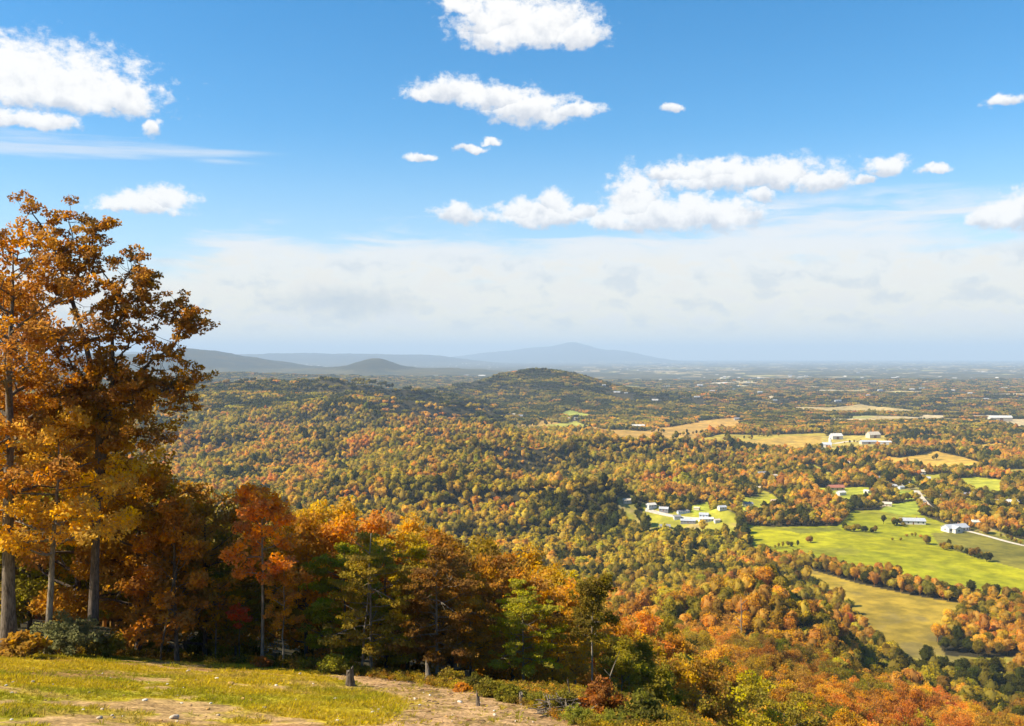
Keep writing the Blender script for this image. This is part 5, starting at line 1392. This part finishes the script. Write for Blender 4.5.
def rock(px, py, size, col, label, group=None):
    x, y = hit(px, py, 12)
    o = link('rock', RK[random.randrange(4)], None, (x, y, hgt(x, y) + size * .22)); s = size * .5
    o.scale = (s, s, s); o.rotation_euler = (0, 0, random.uniform(0, 6.28)); o.color = col; return tag(o, label, 'rock', group)
PALE = (.55, .46, .36, 1); WH = (.72, .68, .62, 1); OC = (.60, .36, .12, 1)
for px, py, s, c, lab in [
 (231, 685, .26, OC, 'orange-tan rock on the brown patch in the middle of the clearing'),
 (217, 679, .15, WH, 'small white rock above the orange-tan rock'),
 (188, 672, .16, PALE, 'pale rock on the grass below the grey stump'),
 (145, 701, .15, WH, 'pale rock in the grass, mid left of the clearing'),
 (243, 700, .16, OC, 'yellowish rock in the grass below the orange-tan rock'),
 (175, 719, .22, PALE, 'flat pale rock at the bottom edge, centre of the clearing'),
 (54, 665, .12, WH, 'tiny white rock on the far grass in front of the big shrub'),
 (276, 686, .12, WH, 'small white rock right of the brown patch'),
 (336, 700, .17, PALE, 'light rock in the grass below the dark stump'),
 (264, 709, .14, PALE, 'light rock in the lower grass right of centre'),
 (300, 675, .2, PALE, 'pale rock on the stony rim left of the dark stump'),
 (373, 713, .12, WH, 'white pebble beside the bank near the bottom edge'),
 (100, 719, .14, PALE, 'pale rock in the lower left grass'),
 (32, 683, .14, PALE, 'pale rock on the brown patch at the left'),
 (208, 710, .12, OC, 'tan pebble between the lower rocks'),
 (460, 703, .16, WH, 'whitish rock on the bare bank left of the splintered stump'),
 (495, 716, .15, PALE, 'pale rock low on the bare bank'),
 (415, 700, .15, PALE, 'pale rock on the bare bank below the broken stump')]:
    rock(px, py, s, c, lab)
rk = random.Random(12)
for i in range(150):
    px, py = rk.uniform(0, 540), rk.uniform(662, 726)
    if py < 655 + max(0, px - 200) * .17: continue
    col = rk.choice((PALE, OC, WH, (.35, .22, .12, 1)))
    rock(px, py, rk.uniform(.04, .10), col, 'fist-sized loose stone strewn over the clearing', 'loose stones in the clearing')
# sticks and chips left on the bank and along the wood
def sow_debris():
    r = np.random.default_rng(621); c = bpy.data.collections.new('stick')
    m, n = newmat('dead_wood'); at_ = n.new('ShaderNodeAttribute', attribute_type='INSTANCER', attribute_name='tint'); finish(m, n, at_.outputs['Color'], .9)
    for k in range(3):
        T = Tubes(); L_ = (.35, .22, .12)[k]; rd = (.012, .018, .03)[k]; T.add([(-L_, 0, .02), (0, .03, .045), (L_, -.02, .025)], [rd, rd * .9, rd * .5], 5)
        c.objects.link(bpy.data.objects.new(f'stick_{k}', T.mesh(f'stick_{k}', m)))
    P = []
    for i in range(1500):
        y = r.uniform(18, 52); ln_ = np.interp(y, [20, 26, 32, 38, 43, 47], [-6.0, -4.6, -4.0, -5.2, -8.2, -11.5])
        P.append((ln_ + r.uniform(-.3, 8), y))
    for i in range(900):
        e0 = r.integers(2, 5); a, b = CLEAR[e0], CLEAR[e0 + 1]; p = a + (b - a) * r.uniform(); P.append((p[0] + r.normal(0, .8), p[1] + r.normal(0, .9)))
    P = np.array(P); k = inside(CLEAR, P[:, 0], P[:, 1]); P = P[k]
    base = np.array([(.12, .08, .045), (.30, .20, .11), (.40, .28, .16), (.20, .10, .05)])[r.integers(0, 4, len(P))]
    s = r.uniform(.25, .75, len(P)); gn_scatter('wood_debris', P[:, 0], P[:, 1], height(P[:, 0], P[:, 1]), np.concatenate([base, np.ones((len(P), 1))], 1), np.stack([s, s, s], -1), c)
sow_debris()
# heap of grey brushwood
def brush_heap(px, py, w_, h_, label, n_=60, seed=5):
    x, y = hit(px, py, 18); e = tag(empty('brush_heap', (x, y, hgt(x, y))), label, 'brush heap'); r = random.Random(seed)
    T = Tubes()
    for i in range(n_):
        cx, cy = r.uniform(-w_ / 2, w_ / 2) * .8, r.uniform(-.5, .5); hh = h_ * (1 - abs(cx) / (w_ / 2)) * r.uniform(0, 1)
        d = Vector((r.uniform(-1, 1), r.uniform(-1, 1), r.uniform(-.35, .35))).normalized() * r.uniform(.3, .8); c = Vector((cx, cy, hh + .05))
        T.add([c - d, c + Vector((0, 0, .04)), c + d], [.022, .018, .008], 5)
    link('branch', T.mesh('branch', BARK), e); e.children[0]['kind'] = 'stuff'
brush_heap(564, 716, 1.6, .55, 'heap of grey brushwood at the low right end of the bank')
brush_heap(30, 652, 2.2, .3, 'low heap of brown twigs under the big grey-green shrub', 50, 6)

# ------------------------------------------------------------------ grass and low weeds of the clearing
def tuft_lib():
    c = bpy.data.collections.new('tuft'); r = np.random.default_rng(81)
    for k in range(4):
        n_ = 16; V = []; Fc = []
        for i in range(n_):
            a = r.uniform(0, 6.28); d = np.array([math.cos(a), math.sin(a)]); o = d * r.uniform(0, .07); hh = r.uniform(.045, .13) * (1 if k < 3 else 1.5); ln_ = r.uniform(.02, .10); wv3 = .007
            p = np.array([-d[1], d[0]]) * wv3
            b0 = (o[0] - p[0], o[1] - p[1], -.02); b1 = (o[0] + p[0], o[1] + p[1], -.02); m0 = o + d * ln_ * .5; t0 = o + d * ln_
            s = len(V); V += [b0, b1, (m0[0] + p[0] * .8, m0[1] + p[1] * .8, hh * .65), (t0[0], t0[1], hh)]; Fc.append((s, s + 1, s + 2, s + 3))
        vary = np.ones((len(Fc), 4)); vary[:, 0] = r.uniform(0, 1, len(Fc)); vary[:, 1] = r.uniform(.3, 1, len(Fc))
        me = mesh_from(f'tuft_{k}', np.array(V), np.array(Fc), (WOODLEAF,), {'vary': ('FLOAT_COLOR', 'FACE', vary.astype(np.float32))})
        c.objects.link(bpy.data.objects.new(f'tuft_{k}', me))
    return c
def sow_grass():
    r = np.random.default_rng(601); n_ = 90000
    Yg = np.sqrt(r.uniform(15.0 ** 2, 56.0 ** 2, n_)); pxg = r.uniform(-40, 640, n_); Xg = (pxg - 512) / F * Yg
    k = inside(CLEAR, Xg, Yg); Xg, Yg = Xg[k], Yg[k]
    f1 = fbm(Xg, Yg, 5.0, 5, 151, .62); f2 = fbm(Xg, Yg, 3.2, 5, 161, .62); f3 = fbm(Xg * .5 + Yg * .3, Yg * 1.3, 4.2, 5, 171, .65)
    line = np.interp(Yg, [20, 26, 32, 38, 43, 47], [-6.0, -4.6, -4.0, -5.2, -8.2, -11.5])
    dd = sstep(Xg - line + 1.6 * f1 + .8 * f2, -.6, 1.2)
    pr = 1.0 * (1 - sstep(f2, .14, .32)) * (1 - .8 * sstep(fbm(Xg * .45, Yg * 1.2, 3.4, 5, 181, .6), .16, .36)) * (1 - dd * .95) * (1 - .6 * sstep(f3, .1, .35))
    k = r.uniform(0, 1, len(Xg)) < pr; Xg, Yg, f1, f3 = Xg[k], Yg[k], f1[k], f3[k]
    a = sstep(f1, -.25, .35)[:, None]; c = np.array((.29, .265, .014)) * a + np.array((.46, .34, .014)) * (1 - a)
    b = (sstep(f3, .10, .34) * .7 + (r.uniform(0, 1, len(Xg)) < .07) * .6).clip(0, 1)[:, None]; c = c * (1 - b) + np.array((.46, .33, .08)) * b
    c = c * (1 + r.normal(0, .14, (len(Xg), 1))); t = np.concatenate([c.clip(.01, .8), np.ones((len(Xg), 1))], 1)
    s = r.uniform(.4, 1.15, len(Xg)) * np.clip(.85 + .9 * fbm(Xg, Yg, 1.6, 3, 231), .35, 1.6)
    gn_scatter('grass', Xg, Yg, height(Xg, Yg), t, np.stack([s, s, s * r.uniform(.5, 1.0, len(Xg))], -1), TUFT)
TUFT = tuft_lib(); sow_grass()
# fallen leaves and undergrowth along the edge of the wood
def sow_undergrowth():
    r = np.random.default_rng(611); c = bpy.data.collections.new('weed')
    for k in range(4):
        C_ = r.normal(0, .22, (9, 3)) * (1, 1, 0) + np.array([0, 0, .22]) + r.uniform(-.1, .25, (9, 1)) * (0, 0, 1)
        me = leaves_mesh(f'weed_{k}', [leaf_cloud(C_, np.full(9, .2), 22, .06, r, flat=.8)], WOODLEAF); c.objects.link(bpy.data.objects.new(f'weed_{k}', me))
    pts = []
    for i in range(4200):
        e0 = r.integers(2, 8); a, b = CLEAR[e0], CLEAR[e0 + 1]; t_ = r.uniform(); p = a + (b - a) * t_; nn = np.array([-(b - a)[1], (b - a)[0]]); nn = nn / np.linalg.norm(nn)
        off_ = abs(r.normal(0, 1)) * 3.0 - .8; pts.append(p + nn * off_ * (1 if True else -1))
    p = np.array(pts)
    ok = ~inside(CLEAR, p[:, 0], p[:, 1]) | (r.uniform(0, 1, len(p)) < .10); p = p[ok & (p[:, 1] < 64)]
    names = r.choice(['olive', 'ygreen', 'brown', 'rust', 'amber', 'green', 'gold'], len(p), p=[.34, .10, .22, .08, .06, .16, .04])
    base = np.array([PAL[k] for k in names]) * (1 + r.normal(0, .12, (len(p), 1))); t = np.concatenate([base.clip(.01, .8), np.ones((len(p), 1))], 1)
    s = r.uniform(.35, 1.2, len(p)); s = s * np.where(p[:, 0] > -8, .6, 1.0); gn_scatter('undergrowth', p[:, 0], p[:, 1], height(p[:, 0], p[:, 1]), t, np.stack([s, s, s], -1), c)
sow_undergrowth()

# ------------------------------------------------------------------ the air
def haze():
    me = bpy.data.meshes.new('haze'); a = 63000.0; lo, hi = -330.0, 700.0
    V = [(-a, -a, lo), (a, -a, lo), (a, a, lo), (-a, a, lo), (-a, -a, hi), (a, -a, hi), (a, a, hi), (-a, a, hi)]
    me.from_pydata(V, [], [(0, 3, 2, 1), (4, 5, 6, 7), (0, 1, 5, 4), (1, 2, 6, 5), (2, 3, 7, 6), (3, 0, 4, 7)])
    m, n = newmat('haze'); v = n.new('ShaderNodeVolumePrincipled')
    v.inputs['Color'].default_value = (0.57, 0.76, 0.98, 1); v.inputs['Density'].default_value = 5.4e-5; v.inputs['Anisotropy'].default_value = 0.0
    o = n.new('ShaderNodeOutputMaterial'); n.l.new(v.outputs[0], o.inputs['Volume']); me.materials.append(m)
    return tag(link('haze', me), kind='stuff')
haze()
